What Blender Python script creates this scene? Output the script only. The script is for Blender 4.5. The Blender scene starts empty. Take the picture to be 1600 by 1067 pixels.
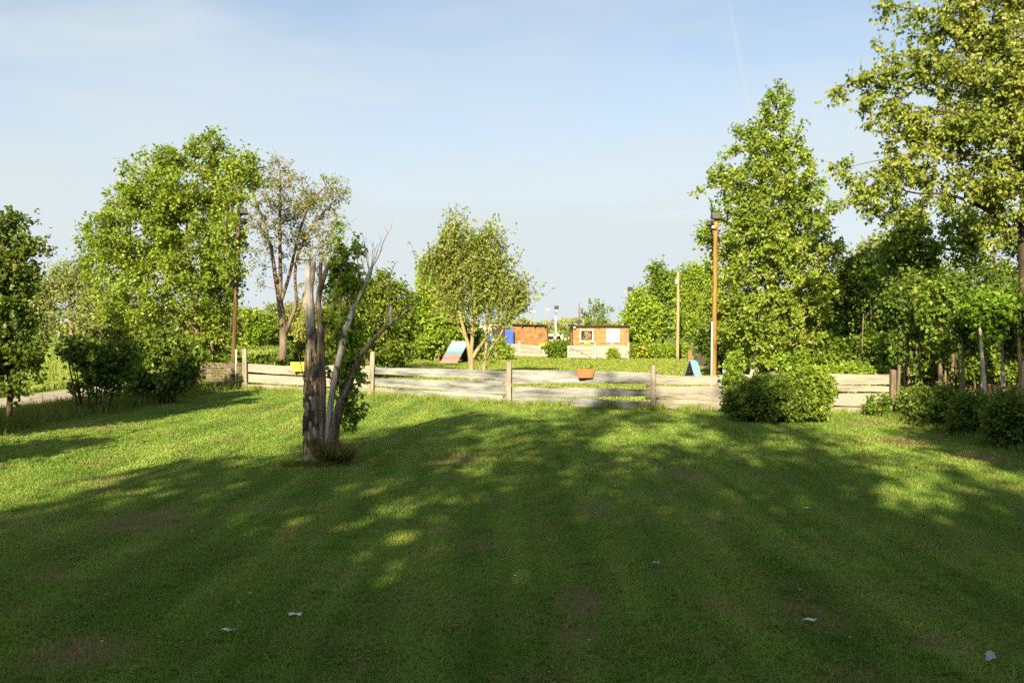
import bpy, math, random
import numpy as np
from mathutils import Vector, Matrix

random.seed(7)
S = bpy.context.scene
COL = S.collection
R = math.radians

# ---------------------------------------------------------------- camera
F = 1256.0                       # focal length in photo pixels (photo 1600 x 1067)
CAMH = 2.15
PITCH = math.atan((533.5 - 510.0) / F)
cd = bpy.data.cameras.new('camera')
cd.sensor_width = 36.0
cd.lens = F / 1600.0 * 36.0
cd.clip_start = 0.1
cd.clip_end = 6000
cam = bpy.data.objects.new('camera', cd)
COL.objects.link(cam)
cam.location = (0, 0, CAMH)
cam.rotation_euler = (math.pi / 2 - PITCH, 0, 0)
S.camera = cam

def pt(px, py, Y):
    """world point seen at photo pixel (px, py) at distance Y"""
    u, v = (px - 800.0) / F, (533.5 - py) / F
    d = (u, math.cos(PITCH) + v * math.sin(PITCH), -math.sin(PITCH) + v * math.cos(PITCH))
    t = Y / d[1]
    return Vector((d[0] * t, Y, CAMH + d[2] * t))

def gd(px, py):
    """distance of the ground seen at pixel row py"""
    v = (533.5 - py) / F
    dz = -math.sin(PITCH) + v * math.cos(PITCH)
    dy = math.cos(PITCH) + v * math.sin(PITCH)
    return -CAMH / dz * dy

def gp(px, py):
    return pt(px, py, gd(px, py))

# ---------------------------------------------------------------- light, sky, exposure
SUN_EL, SUN_AZ = R(27), math.atan2(-0.24, -0.97)     # compass angle of the sun from +Y towards +X
sun_dir = Vector((math.sin(SUN_AZ) * math.cos(SUN_EL), math.cos(SUN_AZ) * math.cos(SUN_EL), math.sin(SUN_EL)))
sl = bpy.data.lights.new('sun', 'SUN')
sl.energy = 4.8
sl.angle = R(0.53)
sl.color = (1.0, 0.82, 0.50)
so = bpy.data.objects.new('sun', sl)
COL.objects.link(so)
so.rotation_euler = (-sun_dir).to_track_quat('-Z', 'Y').to_euler()

w = bpy.data.worlds.new('World')
S.world = w
w.use_nodes = True
nt = w.node_tree
nt.nodes.clear()
N = nt.nodes.new
L = nt.links.new
sky = N('ShaderNodeTexSky')
sky.sky_type = 'NISHITA'
sky.sun_disc = False
sky.sun_elevation = SUN_EL
sky.sun_rotation = SUN_AZ % (2 * math.pi)
sky.air_density = 1.0
sky.dust_density = 1.6
sky.ozone_density = 1.0
geo = N('ShaderNodeTexCoord')
sep = N('ShaderNodeSeparateXYZ'); L(geo.outputs['Generated'], sep.inputs[0])
mp = N('ShaderNodeMapping'); mp.inputs['Scale'].default_value = (1.3, 1.3, 5.0); mp.inputs['Rotation'].default_value = (0.25, 0.15, 0)
L(geo.outputs['Generated'], mp.inputs['Vector'])
nz = N('ShaderNodeTexNoise'); nz.inputs['Scale'].default_value = 1.7; nz.inputs['Detail'].default_value = 7; nz.inputs['Roughness'].default_value = 0.55
nz.inputs['Distortion'].default_value = 0.6
L(mp.outputs[0], nz.inputs['Vector'])
mr = N('ShaderNodeMapRange'); mr.inputs[1].default_value = 0.38; mr.inputs[2].default_value = 0.75; mr.inputs[3].default_value = 0.12; mr.inputs[4].default_value = 0.62
L(nz.outputs['Fac'], mr.inputs[0])
hz = N('ShaderNodeMapRange'); hz.inputs[1].default_value = 0.0; hz.inputs[2].default_value = 0.42; hz.inputs[3].default_value = 0.85; hz.inputs[4].default_value = 0.08
hz.interpolation_type = 'SMOOTHSTEP'
L(sep.outputs['Z'], hz.inputs[0])
# a faint contrail: a thin great-circle streak high on the right
def dirpx(px, py):
    p = pt(px, py, 100.0) - Vector((0, 0, CAMH)); return p.normalized()
ca, cb = dirpx(1146, 40), dirpx(1168, 160)
nrm = ca.cross(cb).normalized()
mid = (ca + cb).normalized()
dn = N('ShaderNodeVectorMath'); dn.operation = 'DOT_PRODUCT'; dn.inputs[1].default_value = nrm
dm = N('ShaderNodeVectorMath'); dm.operation = 'DOT_PRODUCT'; dm.inputs[1].default_value = mid
nrmv = N('ShaderNodeVectorMath'); nrmv.operation = 'NORMALIZE'
L(geo.outputs['Generated'], nrmv.inputs[0]); L(nrmv.outputs[0], dn.inputs[0]); L(nrmv.outputs[0], dm.inputs[0])
ab = N('ShaderNodeMath'); ab.operation = 'ABSOLUTE'; L(dn.outputs['Value'], ab.inputs[0])
c1 = N('ShaderNodeMapRange'); c1.inputs[1].default_value = 0.0; c1.inputs[2].default_value = 0.004; c1.inputs[3].default_value = 0.22; c1.inputs[4].default_value = 0.0; c1.interpolation_type = 'SMOOTHSTEP'
L(ab.outputs[0], c1.inputs[0])
c2 = N('ShaderNodeMapRange'); c2.inputs[1].default_value = math.cos(0.085); c2.inputs[2].default_value = math.cos(0.02); c2.interpolation_type = 'SMOOTHSTEP'
L(dm.outputs['Value'], c2.inputs[0])
c3 = N('ShaderNodeMath'); c3.operation = 'MULTIPLY'; L(c1.outputs[0], c3.inputs[0]); L(c2.outputs[0], c3.inputs[1])
ad = N('ShaderNodeMath'); ad.operation = 'ADD'; L(mr.outputs[0], ad.inputs[0]); L(hz.outputs[0], ad.inputs[1])
ad2 = N('ShaderNodeMath'); ad2.operation = 'ADD'; ad2.use_clamp = True; L(ad.outputs[0], ad2.inputs[0]); L(c3.outputs[0], ad2.inputs[1])
mixc = N('ShaderNodeMixRGB')
mixc.inputs['Color2'].default_value = (3.28, 3.6, 3.72, 1)      # thin cirrus veil
L(ad2.outputs[0], mixc.inputs['Fac'])
dimm = N('ShaderNodeMixRGB'); dimm.blend_type = 'MULTIPLY'; dimm.inputs['Fac'].default_value = 1.0; dimm.inputs['Color2'].default_value = (0.86, 0.84, 0.82, 1)
L(sky.outputs[0], dimm.inputs['Color1']); L(dimm.outputs[0], mixc.inputs['Color1'])
bg = N('ShaderNodeBackground'); bg.inputs['Strength'].default_value = 0.070
L(mixc.outputs[0], bg.inputs['Color'])
wo = N('ShaderNodeOutputWorld'); L(bg.outputs[0], wo.inputs['Surface'])

S.view_settings.view_transform = 'Standard'
S.view_settings.look = 'None'
S.view_settings.gamma = 1
S.view_settings.use_curve_mapping = False
S.view_settings.exposure = 1.7
S.render.engine = 'CYCLES'
cy = S.cycles
cy.max_bounces = 7
cy.diffuse_bounces = 3
cy.glossy_bounces = 2
cy.transmission_bounces = 5
cy.transparent_max_bounces = 8
cy.caustics_reflective = False
cy.caustics_refractive = False
cy.use_denoising = False
cy.sample_clamp_indirect = 4
S.render.film_transparent = False

# ---------------------------------------------------------------- object helpers
def tag(o, label=None, cat=None, group=None, kind=None):
    if label: o['label'] = label
    if cat: o['category'] = cat
    if group: o['group'] = group
    if kind: o['kind'] = kind
    return o

def empty(name, loc, label, cat, group=None, rz=0):
    o = bpy.data.objects.new(name, None)
    o.empty_display_size = 0.2
    COL.objects.link(o)
    o.location = loc
    o.rotation_euler = (0, 0, rz)
    return tag(o, label, cat, group)

def link_mesh(name, me, mat, parent=None, smooth=False):
    o = bpy.data.objects.new(name, me)
    COL.objects.link(o)
    for m in (mat if isinstance(mat, (list, tuple)) else [mat]):
        me.materials.append(m)
    if parent is not None:
        o.parent = parent
        o.matrix_parent_inverse = parent_inv(parent)
    if smooth and len(me.polygons):
        me.polygons.foreach_set('use_smooth', np.ones(len(me.polygons), dtype=bool))
    return o

def parent_inv(p):
    m = Matrix.LocRotScale(p.location, p.rotation_euler, p.scale)
    q = p.parent
    if q is not None:
        m = (Matrix.LocRotScale(q.location, q.rotation_euler, q.scale)) @ p.matrix_parent_inverse @ m
    return m.inverted()

class MB:
    """gathers boxes, prisms and tubes (world coordinates) into ONE mesh"""
    def __init__(s): s.v = []; s.f = []; s.mi = []; s.cur = 0
    def add(s, vs, fs):
        n = len(s.v); s.v += [tuple(v) for v in vs]
        for f in fs: s.f.append([i + n for i in f]); s.mi.append(s.cur)
        return s
    def hexa(s, p):     # 8 corners: bottom 4 ccw, top 4 ccw
        return s.add(p, [(3, 2, 1, 0), (4, 5, 6, 7), (0, 1, 5, 4), (1, 2, 6, 5), (2, 3, 7, 6), (3, 0, 4, 7)])
    def box(s, x0, x1, y0, y1, z0, z1, M=None):
        p = [Vector(q) for q in ((x0, y0, z0), (x1, y0, z0), (x1, y1, z0), (x0, y1, z0), (x0, y0, z1), (x1, y0, z1), (x1, y1, z1), (x0, y1, z1))]
        if M is not None: p = [M @ q for q in p]
        return s.hexa(p)
    def tube(s, pts, rad, n=8, cap=True, wob=0.0, rng=None):
        pts = [Vector(p) for p in pts]
        m = len(pts)
        if not hasattr(rad, '__len__'): rad = [rad] * m
        rings = []
        ref = Vector((0.31, 0.95, 0.05))
        for i, p in enumerate(pts):
            t = (pts[min(i + 1, m - 1)] - pts[max(i - 1, 0)])
            t = t.normalized() if t.length > 1e-9 else Vector((0, 0, 1))
            a = ref - t * ref.dot(t)
            if a.length < 1e-3: a = Vector((1, 0, 0)) - t * t.x
            a.normalize(); b = t.cross(a); ref = a
            ring = []
            for k in range(n):
                an = 2 * math.pi * k / n
                rr = rad[i] * (1 + (wob * (rng.random() - 0.5) * 2 if wob else 0))
                ring.append(p + (a * math.cos(an) + b * math.sin(an)) * rr)
            rings.append(ring)
        vs = [q for r_ in rings for q in r_]
        fs = []
        for i in range(m - 1):
            for k in range(n):
                k2 = (k + 1) % n
                fs.append((i * n + k, i * n + k2, (i + 1) * n + k2, (i + 1) * n + k))
        if cap:
            fs.append(tuple(reversed(range(n)))); fs.append(tuple((m - 1) * n + k for k in range(n)))
        return s.add(vs, fs)
    def build(s, name, mat, parent=None, smooth=False):
        me = bpy.data.meshes.new(name)
        me.from_pydata(s.v, [], s.f)
        o = link_mesh(name, me, mat, parent, smooth)
        if any(s.mi): me.polygons.foreach_set('material_index', s.mi)
        return o

def np_mesh(name, V, T):
    """mesh of triangles from numpy arrays, quick"""
    me = bpy.data.meshes.new(name)
    nv, nf = len(V), len(T)
    me.vertices.add(nv); me.vertices.foreach_set('co', np.ascontiguousarray(V, dtype=np.float32).ravel())
    me.loops.add(nf * 3); me.loops.foreach_set('vertex_index', np.ascontiguousarray(T, dtype=np.int32).ravel())
    me.polygons.add(nf)
    me.polygons.foreach_set('loop_start', np.arange(0, nf * 3, 3, dtype=np.int32))
    me.update(calc_edges=True)
    return me

def smooth_path(ctrl, step=0.12):
    """Catmull-Rom through [(Vector, radius)...]"""
    P = [Vector(c[0]) for c in ctrl]; Rr = [c[1] for c in ctrl]
    out, rad = [], []
    n = len(P)
    for i in range(n - 1):
        p0, p1, p2, p3 = P[max(i - 1, 0)], P[i], P[i + 1], P[min(i + 2, n - 1)]
        k = max(2, int((p2 - p1).length / step))
        for j in range(k):
            t = j / k
            q = 0.5 * ((2 * p1) + (p2 - p0) * t + (2 * p0 - 5 * p1 + 4 * p2 - p3) * t * t + (3 * p1 - p0 - 3 * p2 + p3) * t ** 3)
            out.append(q); rad.append(Rr[i] * (1 - t) + Rr[i + 1] * t)
    out.append(P[-1]); rad.append(Rr[-1])
    return out, rad

# ---------------------------------------------------------------- materials
def mat_new(name):
    m = bpy.data.materials.new(name); m.use_nodes = True
    m.node_tree.nodes.clear()
    return m, m.node_tree.nodes.new, m.node_tree.links.new

def ramp(N_, cols, pos=None):
    r = N_('ShaderNodeValToRGB'); e = r.color_ramp.elements
    n = len(cols)
    while len(e) < n: e.new(0.5)
    for i, c in enumerate(cols):
        e[i].position = pos[i] if pos else i / (n - 1)
        e[i].color = (*c, 1)
    return r

def leaf_mat(name, cols, trans=0.4, tcol=(0.42, 0.50, 0.05), clump=0.6, gloss=0.018):
    m, N_, L_ = mat_new(name)
    g = N_('ShaderNodeNewGeometry')
    r = ramp(N_, cols)
    nz = N_('ShaderNodeTexNoise'); nz.inputs['Scale'].default_value = clump; nz.inputs['Detail'].default_value = 2
    L_(g.outputs['Position'], nz.inputs['Vector'])
    mx = N_('ShaderNodeMath'); mx.operation = 'MULTIPLY_ADD'; mx.inputs[1].default_value = 0.55
    L_(g.outputs['Random Per Island'], mx.inputs[0])
    sc = N_('ShaderNodeMapRange'); sc.inputs[1].default_value = 0.3; sc.inputs[2].default_value = 0.7; sc.inputs[3].default_value = 0; sc.inputs[4].default_value = 0.45
    L_(nz.outputs['Fac'], sc.inputs[0]); L_(sc.outputs[0], mx.inputs[2])
    L_(mx.outputs[0], r.inputs['Fac'])
    d = N_('ShaderNodeBsdfDiffuse'); L_(r.outputs[0], d.inputs['Color'])
    t = N_('ShaderNodeBsdfTranslucent')
    tm = N_('ShaderNodeMixRGB'); tm.blend_type = 'MIX'; tm.inputs['Fac'].default_value = 0.45; tm.inputs['Color2'].default_value = (*tcol, 1)
    L_(r.outputs[0], tm.inputs['Color1']); L_(tm.outputs[0], t.inputs['Color'])
    ms = N_('ShaderNodeMixShader'); ms.inputs['Fac'].default_value = trans
    L_(d.outputs[0], ms.inputs[1]); L_(t.outputs[0], ms.inputs[2])
    gl = N_('ShaderNodeBsdfGlossy'); gl.inputs['Roughness'].default_value = 0.42; gl.inputs['Color'].default_value = (0.9, 0.92, 0.85, 1)
    ms2 = N_('ShaderNodeMixShader'); ms2.inputs['Fac'].default_value = gloss
    L_(ms.outputs[0], ms2.inputs[1]); L_(gl.outputs[0], ms2.inputs[2])
    o = N_('ShaderNodeOutputMaterial'); L_(ms2.outputs[0], o.inputs['Surface'])
    return m

def surf_mat(name, cols, scale=(4, 4, 4), rough=0.8, detail=6, pos=None, bump=0.0, bump_scale=30, spec=0.2, noise=1.0, metallic=0.0, fine=None):
    """noise-mottled surface; cols = colour ramp of the surface itself"""
    m, N_, L_ = mat_new(name)
    tc = N_('ShaderNodeNewGeometry')
    mpn = N_('ShaderNodeMapping'); mpn.inputs['Scale'].default_value = scale
    L_(tc.outputs['Position'], mpn.inputs['Vector'])
    nz = N_('ShaderNodeTexNoise'); nz.inputs['Scale'].default_value = noise; nz.inputs['Detail'].default_value = detail; nz.inputs['Roughness'].default_value = 0.62
    L_(mpn.outputs[0], nz.inputs['Vector'])
    mrr = N_('ShaderNodeMapRange'); mrr.inputs[1].default_value = 0.3; mrr.inputs[2].default_value = 0.7
    L_(nz.outputs['Fac'], mrr.inputs[0])
    r = ramp(N_, cols, pos); L_(mrr.outputs[0], r.inputs['Fac'])
    p = N_('ShaderNodeBsdfPrincipled'); p.inputs['Roughness'].default_value = rough
    p.inputs['Specular IOR Level'].default_value = spec; p.inputs['Metallic'].default_value = metallic
    L_(r.outputs[0], p.inputs['Base Color'])
    if bump:
        nb = N_('ShaderNodeTexNoise'); nb.inputs['Scale'].default_value = bump_scale; nb.inputs['Detail'].default_value = 4
        L_(mpn.outputs[0], nb.inputs['Vector'])
        b = N_('ShaderNodeBump'); b.inputs['Strength'].default_value = bump; b.inputs['Distance'].default_value = 0.03
        L_(nb.outputs['Fac'], b.inputs['Height']); L_(b.outputs[0], p.inputs['Normal'])
    o = N_('ShaderNodeOutputMaterial'); L_(p.outputs[0], o.inputs['Surface'])
    return m

# bare / dry places on the lawn: (pixel x, pixel y, half width px, half height px, strength)
WORN = [(225, 815, 75, 22, 1.0), (120, 1020, 85, 32, 1.0), (720, 718, 40, 9, 1.0), (905, 940, 45, 26, 1.0), (905, 990, 45, 22, 0.9),
        (930, 795, 32, 22, .7), (1065, 740, 45, 9, .9), (1120, 945, 60, 18, .6), (1270, 960, 60, 30, .7), (1470, 1005, 60, 18, .8),
        (1410, 690, 50, 8, 1.0), (1540, 715, 60, 9, 1.0), (80, 897, 35, 10, .7), (440, 790, 60, 12, .55), (745, 850, 30, 14, .75),
        (1050, 770, 40, 10, .5), (590, 688, 60, 4, .8), (420, 640, 60, 5, .4), (150, 668, 60, 5, .7), (1360, 660, 45, 4, .8),
        (60, 815, 55, 18, .5), (690, 945, 80, 22, .35), (1110, 810, 55, 14, .5), (1330, 1055, 80, 18, .6), (180, 750, 70, 10, .5), (560, 1000, 80, 20, .3)]

def lawn_colour(N_, L_, blades):
    """one colour field over the lawn, shared by the turf sheet and the blades that grow on it"""
    g = N_('ShaderNodeNewGeometry')
    flat = N_('ShaderNodeVectorMath'); flat.operation = 'MULTIPLY'; flat.inputs[1].default_value = (1, 1, 0)
    L_(g.outputs['Position'], flat.inputs[0])
    wz = N_('ShaderNodeTexNoise'); wz.inputs['Scale'].default_value = 1.6; wz.inputs['Detail'].default_value = 5; wz.inputs['Roughness'].default_value = 0.65
    L_(flat.outputs[0], wz.inputs['Vector'])
    # worn patches
    acc = None
    for (px, py, hx, hy, st) in WORN:
        c = gp(px, py); rx = hx / F * c.y
        ry = abs(gd(px, py - hy) - gd(px, py + hy)) / 2
        mp_ = N_('ShaderNodeMapping'); mp_.vector_type = 'POINT'
        mp_.inputs['Scale'].default_value = (1 / rx, 1 / ry, 0)
        mp_.inputs['Location'].default_value = (-c.x / rx, -c.y / ry, 0)
        L_(g.outputs['Position'], mp_.inputs['Vector'])
        ln = N_('ShaderNodeVectorMath'); ln.operation = 'LENGTH'; L_(mp_.outputs[0], ln.inputs[0])
        k = N_('ShaderNodeMapRange'); k.interpolation_type = 'SMOOTHSTEP'
        k.inputs[1].default_value = 1.5; k.inputs[2].default_value = 0.2; k.inputs[3].default_value = 0; k.inputs[4].default_value = st
        L_(ln.outputs['Value'], k.inputs[0])
        if acc is None: acc = k.outputs[0]
        else:
            mx = N_('ShaderNodeMath'); mx.operation = 'MAXIMUM'; L_(acc, mx.inputs[0]); L_(k.outputs[0], mx.inputs[1]); acc = mx.outputs[0]
    fz = N_('ShaderNodeTexNoise'); fz.inputs['Scale'].default_value = 6.0; fz.inputs['Detail'].default_value = 6; fz.inputs['Roughness'].default_value = 0.7
    L_(flat.outputs[0], fz.inputs['Vector'])
    fr = N_('ShaderNodeMapRange'); fr.inputs[1].default_value = 0.30; fr.inputs[2].default_value = 0.56
    L_(fz.outputs['Fac'], fr.inputs[0])
    wm = N_('ShaderNodeMath'); wm.operation = 'MULTIPLY'; L_(acc, wm.inputs[0]); L_(fr.outputs[0], wm.inputs[1])
    # general thin places
    th = N_('ShaderNodeMapRange'); th.inputs[1].default_value = 0.48; th.inputs[2].default_value = 0.74; th.inputs[3].default_value = 0; th.inputs[4].default_value = 0.65
    L_(wz.outputs['Fac'], th.inputs[0])
    dry = N_('ShaderNodeMath'); dry.operation = 'MAXIMUM'; L_(wm.outputs[0], dry.inputs[0]); L_(th.outputs[0], dry.inputs[1])
    # green variation, streaked along the mowing direction
    sm = N_('ShaderNodeMapping'); sm.inputs['Scale'].default_value = (1.7, 0.35, 0); sm.inputs['Rotation'].default_value = (0, 0, R(28))
    L_(g.outputs['Position'], sm.inputs['Vector'])
    sz = N_('ShaderNodeTexNoise'); sz.inputs['Scale'].default_value = 1.0; sz.inputs['Detail'].default_value = 4
    L_(sm.outputs[0], sz.inputs['Vector'])
    sr = N_('ShaderNodeMapRange'); sr.inputs[1].default_value = 0.3; sr.inputs[2].default_value = 0.7
    sm2 = N_('ShaderNodeMapping'); sm2.inputs['Scale'].default_value = (3.2, 0.14, 0); sm2.inputs['Rotation'].default_value = (0, 0, R(-16))
    L_(g.outputs['Position'], sm2.inputs['Vector'])
    sz2 = N_('ShaderNodeTexNoise'); sz2.inputs['Scale'].default_value = 1.0; sz2.inputs['Detail'].default_value = 2; sz2.inputs['Distortion'].default_value = 0.8
    L_(sm2.outputs[0], sz2.inputs['Vector'])
    sadd = N_('ShaderNodeMath'); sadd.operation = 'MULTIPLY_ADD'; sadd.inputs[1].default_value = 0.5
    sctr = N_('ShaderNodeMath'); sctr.operation = 'SUBTRACT'; sctr.inputs[1].default_value = 0.5
    L_(sz2.outputs['Fac'], sctr.inputs[0]); L_(sctr.outputs[0], sadd.inputs[0]); L_(sz.outputs['Fac'], sadd.inputs[2])
    L_(sadd.outputs[0], sr.inputs[0])
    if blades:
        ra = N_('ShaderNodeMath'); ra.operation = 'MULTIPLY_ADD'; ra.inputs[1].default_value = 0.38; ra.inputs[2].default_value = -0.08
        L_(g.outputs['Random Per Island'], ra.inputs[0])
        sa = N_('ShaderNodeMath'); sa.operation = 'MULTIPLY_ADD'; sa.inputs[1].default_value = 0.8; L_(sr.outputs[0], sa.inputs[0]); L_(ra.outputs[0], sa.inputs[2])
        gr = ramp(N_, [(0.088, 0.178, 0.036), (0.170, 0.285, 0.056), (0.290, 0.385, 0.088)])
        L_(sa.outputs[0], gr.inputs['Fac'])
        dr = ramp(N_, [(0.20, 0.13, 0.065), (0.42, 0.34, 0.17)])
    else:
        gr = ramp(N_, [(0.065, 0.13, 0.028), (0.13, 0.21, 0.048)])
        L_(sr.outputs[0], gr.inputs['Fac'])
        dr = ramp(N_, [(0.065, 0.042, 0.024), (0.22, 0.16, 0.085)])
    L_(fz.outputs['Fac'], dr.inputs['Fac'])
    mx = N_('ShaderNodeMixRGB'); L_(dry.outputs[0], mx.inputs['Fac']); L_(gr.outputs[0], mx.inputs['Color1']); L_(dr.outputs[0], mx.inputs['Color2'])
    return mx.outputs[0], flat

def turf_mat():
    m, N_, L_ = mat_new('turf')
    c, flat = lawn_colour(N_, L_, False)
    nz = N_('ShaderNodeTexNoise'); nz.inputs['Scale'].default_value = 60; nz.inputs['Detail'].default_value = 4
    L_(flat.outputs[0], nz.inputs['Vector'])
    mr_ = N_('ShaderNodeMapRange'); mr_.inputs[1].default_value = 0.25; mr_.inputs[2].default_value = 0.75; mr_.inputs[3].default_value = 0.55; mr_.inputs[4].default_value = 1.35
    L_(nz.outputs['Fac'], mr_.inputs[0])
    mu = N_('ShaderNodeMixRGB'); mu.blend_type = 'MULTIPLY'; mu.inputs['Fac'].default_value = 1
    L_(c, mu.inputs['Color1']); L_(mr_.outputs[0], mu.inputs['Color2'])
    d = N_('ShaderNodeBsdfDiffuse'); L_(mu.outputs[0], d.inputs['Color'])
    b = N_('ShaderNodeBump'); b.inputs['Strength'].default_value = 0.6; b.inputs['Distance'].default_value = 0.03
    L_(nz.outputs['Fac'], b.inputs['Height']); L_(b.outputs[0], d.inputs['Normal'])
    o = N_('ShaderNodeOutputMaterial'); L_(d.outputs[0], o.inputs['Surface'])
    return m

def blade_mat(name, lawn=True, cols=None, trans=0.35):
    m, N_, L_ = mat_new(name)
    if lawn: c, _ = lawn_colour(N_, L_, True)
    else:
        g = N_('ShaderNodeNewGeometry'); r = ramp(N_, cols); L_(g.outputs['Random Per Island'], r.inputs['Fac']); c = r.outputs[0]
    d = N_('ShaderNodeBsdfDiffuse'); L_(c, d.inputs['Color'])
    t = N_('ShaderNodeBsdfTranslucent'); L_(c, t.inputs['Color'])
    gm = N_('ShaderNodeMixRGB'); gm.inputs['Fac'].default_value = 0.42; gm.inputs['Color2'].default_value = (0.50, 0.50, 0.05, 1); L_(c, gm.inputs['Color1']); L_(gm.outputs[0], t.inputs['Color'])
    ms = N_('ShaderNodeMixShader'); ms.inputs['Fac'].default_value = trans
    L_(d.outputs[0], ms.inputs[1]); L_(t.outputs[0], ms.inputs[2])
    o = N_('ShaderNodeOutputMaterial'); L_(ms.outputs[0], o.inputs['Surface'])
    return m

M = {}
M['turf'] = turf_mat()
M['blade'] = blade_mat('grass_blade')
M['far_blade_lit'] = blade_mat('sunlit_far_blade', False, [(0.17, 0.235, 0.045), (0.26, 0.335, 0.065), (0.36, 0.40, 0.095)])  # paler than the front lawn: sunlit brightness put into the blade colour
M['meadow_blade'] = blade_mat('meadow_blade', False, [(0.15, 0.235, 0.05), (0.23, 0.32, 0.07), (0.34, 0.38, 0.12)])
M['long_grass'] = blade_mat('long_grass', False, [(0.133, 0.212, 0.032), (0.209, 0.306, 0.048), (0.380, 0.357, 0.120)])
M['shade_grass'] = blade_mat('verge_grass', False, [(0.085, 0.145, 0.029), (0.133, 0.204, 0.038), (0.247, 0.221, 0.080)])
M['tussock'] = blade_mat('tussock_grass', False, [(0.09, 0.12, 0.03), (0.19, 0.20, 0.065), (0.36, 0.31, 0.14)])
M['field'] = surf_mat('meadow', [(0.10, 0.17, 0.035), (0.16, 0.23, 0.055), (0.24, 0.27, 0.09)], scale=(0.12, 0.5, 1), detail=8, rough=1, spec=0, bump=0.8, bump_scale=14)
M['land'] = surf_mat('land', [(0.07, 0.12, 0.03), (0.14, 0.18, 0.05)], scale=(0.01, 0.01, 1), detail=8, rough=1, spec=0)
M['dirt'] = surf_mat('pale_gravel', [(0.18, 0.155, 0.13), (0.30, 0.265, 0.23), (0.36, 0.33, 0.29)], scale=(1, 1, 1), noise=2.2, detail=10, rough=1, spec=0, bump=0.5, bump_scale=25)
M['soil'] = surf_mat('soil', [(0.03, 0.022, 0.014), (0.07, 0.05, 0.03)], noise=3, rough=1, spec=0)
M['bark'] = surf_mat('bark', [(0.06, 0.045, 0.03), (0.14, 0.105, 0.07), (0.22, 0.17, 0.12)], scale=(9, 9, 2.0), rough=0.95, bump=0.9, bump_scale=3)
M['bark_pale'] = surf_mat('pale_bark', [(0.12, 0.10, 0.055), (0.21, 0.175, 0.10), (0.27, 0.235, 0.15)], scale=(6, 6, 1.5), rough=0.95, bump=0.6, bump_scale=3)
M['bark_birch'] = surf_mat('silver_bark', [(0.12, 0.10, 0.08), (0.42, 0.38, 0.33), (0.6, 0.56, 0.5)], scale=(3, 3, 5), rough=0.9, bump=0.4, bump_scale=3)
M['bark_dark'] = surf_mat('dark_bark', [(0.03, 0.024, 0.018), (0.085, 0.065, 0.045)], scale=(8, 8, 2), rough=0.95, bump=0.7, bump_scale=3)
M['bark_red'] = surf_mat('brown_bark', [(0.06, 0.047, 0.037), (0.135, 0.108, 0.085), (0.19, 0.155, 0.125)], scale=(8, 8, 1.6), rough=0.95, bump=0.7, bump_scale=3)
M['snag'] = surf_mat('weathered_snag_wood', [(0.022, 0.016, 0.012), (0.105, 0.068, 0.036), (0.21, 0.175, 0.135), (0.44, 0.435, 0.43)], scale=(10, 10, 3.4), noise=1.3, pos=[0.05, 0.30, 0.52, 0.92], rough=0.9, bump=1.0, bump_scale=3)
M['snag_grey'] = surf_mat('bare_grey_wood', [(0.11, 0.10, 0.09), (0.30, 0.29, 0.28), (0.50, 0.495, 0.49)], scale=(22, 22, 1.6), rough=0.85, bump=0.7, bump_scale=3)
M['snag_brown'] = surf_mat('dark_stub_wood', [(0.04, 0.03, 0.022), (0.16, 0.125, 0.095), (0.32, 0.275, 0.225)], scale=(22, 22, 1.6), rough=0.9, bump=0.8, bump_scale=3)
M['twig_grey'] = surf_mat('dead_twig', [(0.12, 0.10, 0.085), (0.24, 0.21, 0.18)], scale=(5, 5, 5))

# ---------------------------------------------------------------- foliage
def unit(a): return a / np.maximum(np.linalg.norm(a, axis=-1, keepdims=True), 1e-9)

def leaf_tris(rng, P, A, size, flat=0.35, aspect=0.62, up=0.6):
    """a folded leaf (two triangles) at each P, pointing along A"""
    n = len(P)
    A = unit(A)
    Nn = rng.normal(size=(n, 3)) * 0.75; Nn[:, 2] += up
    B = unit(np.cross(A, Nn)); Nn = unit(np.cross(B, A))
    s = (size * rng.uniform(0.65, 1.35, n))[:, None]
    mid = P + A * s * 0.48
    V = np.stack([P, mid + B * s * aspect * .5 + Nn * s * flat * .35, P + A * s - Nn * s * flat * .25, mid - B * s * aspect * .5 + Nn * s * flat * .35], 1).reshape(-1, 3)
    i = np.arange(n)[:, None] * 4
    T = np.concatenate([i + np.array([[0, 1, 2]]), i + np.array([[0, 2, 3]])], 1).reshape(-1, 3)
    return V, T

def maple_tris(rng, P, A, size, up=0.6, **k):
    """a broader lobed leaf: five points in a fan"""
    n = len(P)
    A = unit(A)
    Nn = rng.normal(size=(n, 3)) * 0.75; Nn[:, 2] += up
    B = unit(np.cross(A, Nn)); Nn = unit(np.cross(B, A))
    s = (size * rng.uniform(0.65, 1.35, n))[:, None]
    def q(a, b, c): return P + A * s * a + B * s * b + Nn * s * c
    V = np.stack([P, q(.30, .50, .06), q(.55, .26, .08), q(1.0, 0, -.16), q(.55, -.26, .08), q(.30, -.50, .06)], 1).reshape(-1, 3)
    i = np.arange(n)[:, None] * 6
    T = np.concatenate([i + np.array([[0, 1, 2]]), i + np.array([[0, 2, 3]]), i + np.array([[0, 3, 4]]), i + np.array([[0, 4, 5]])], 1).reshape(-1, 3)
    return V, T

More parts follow.
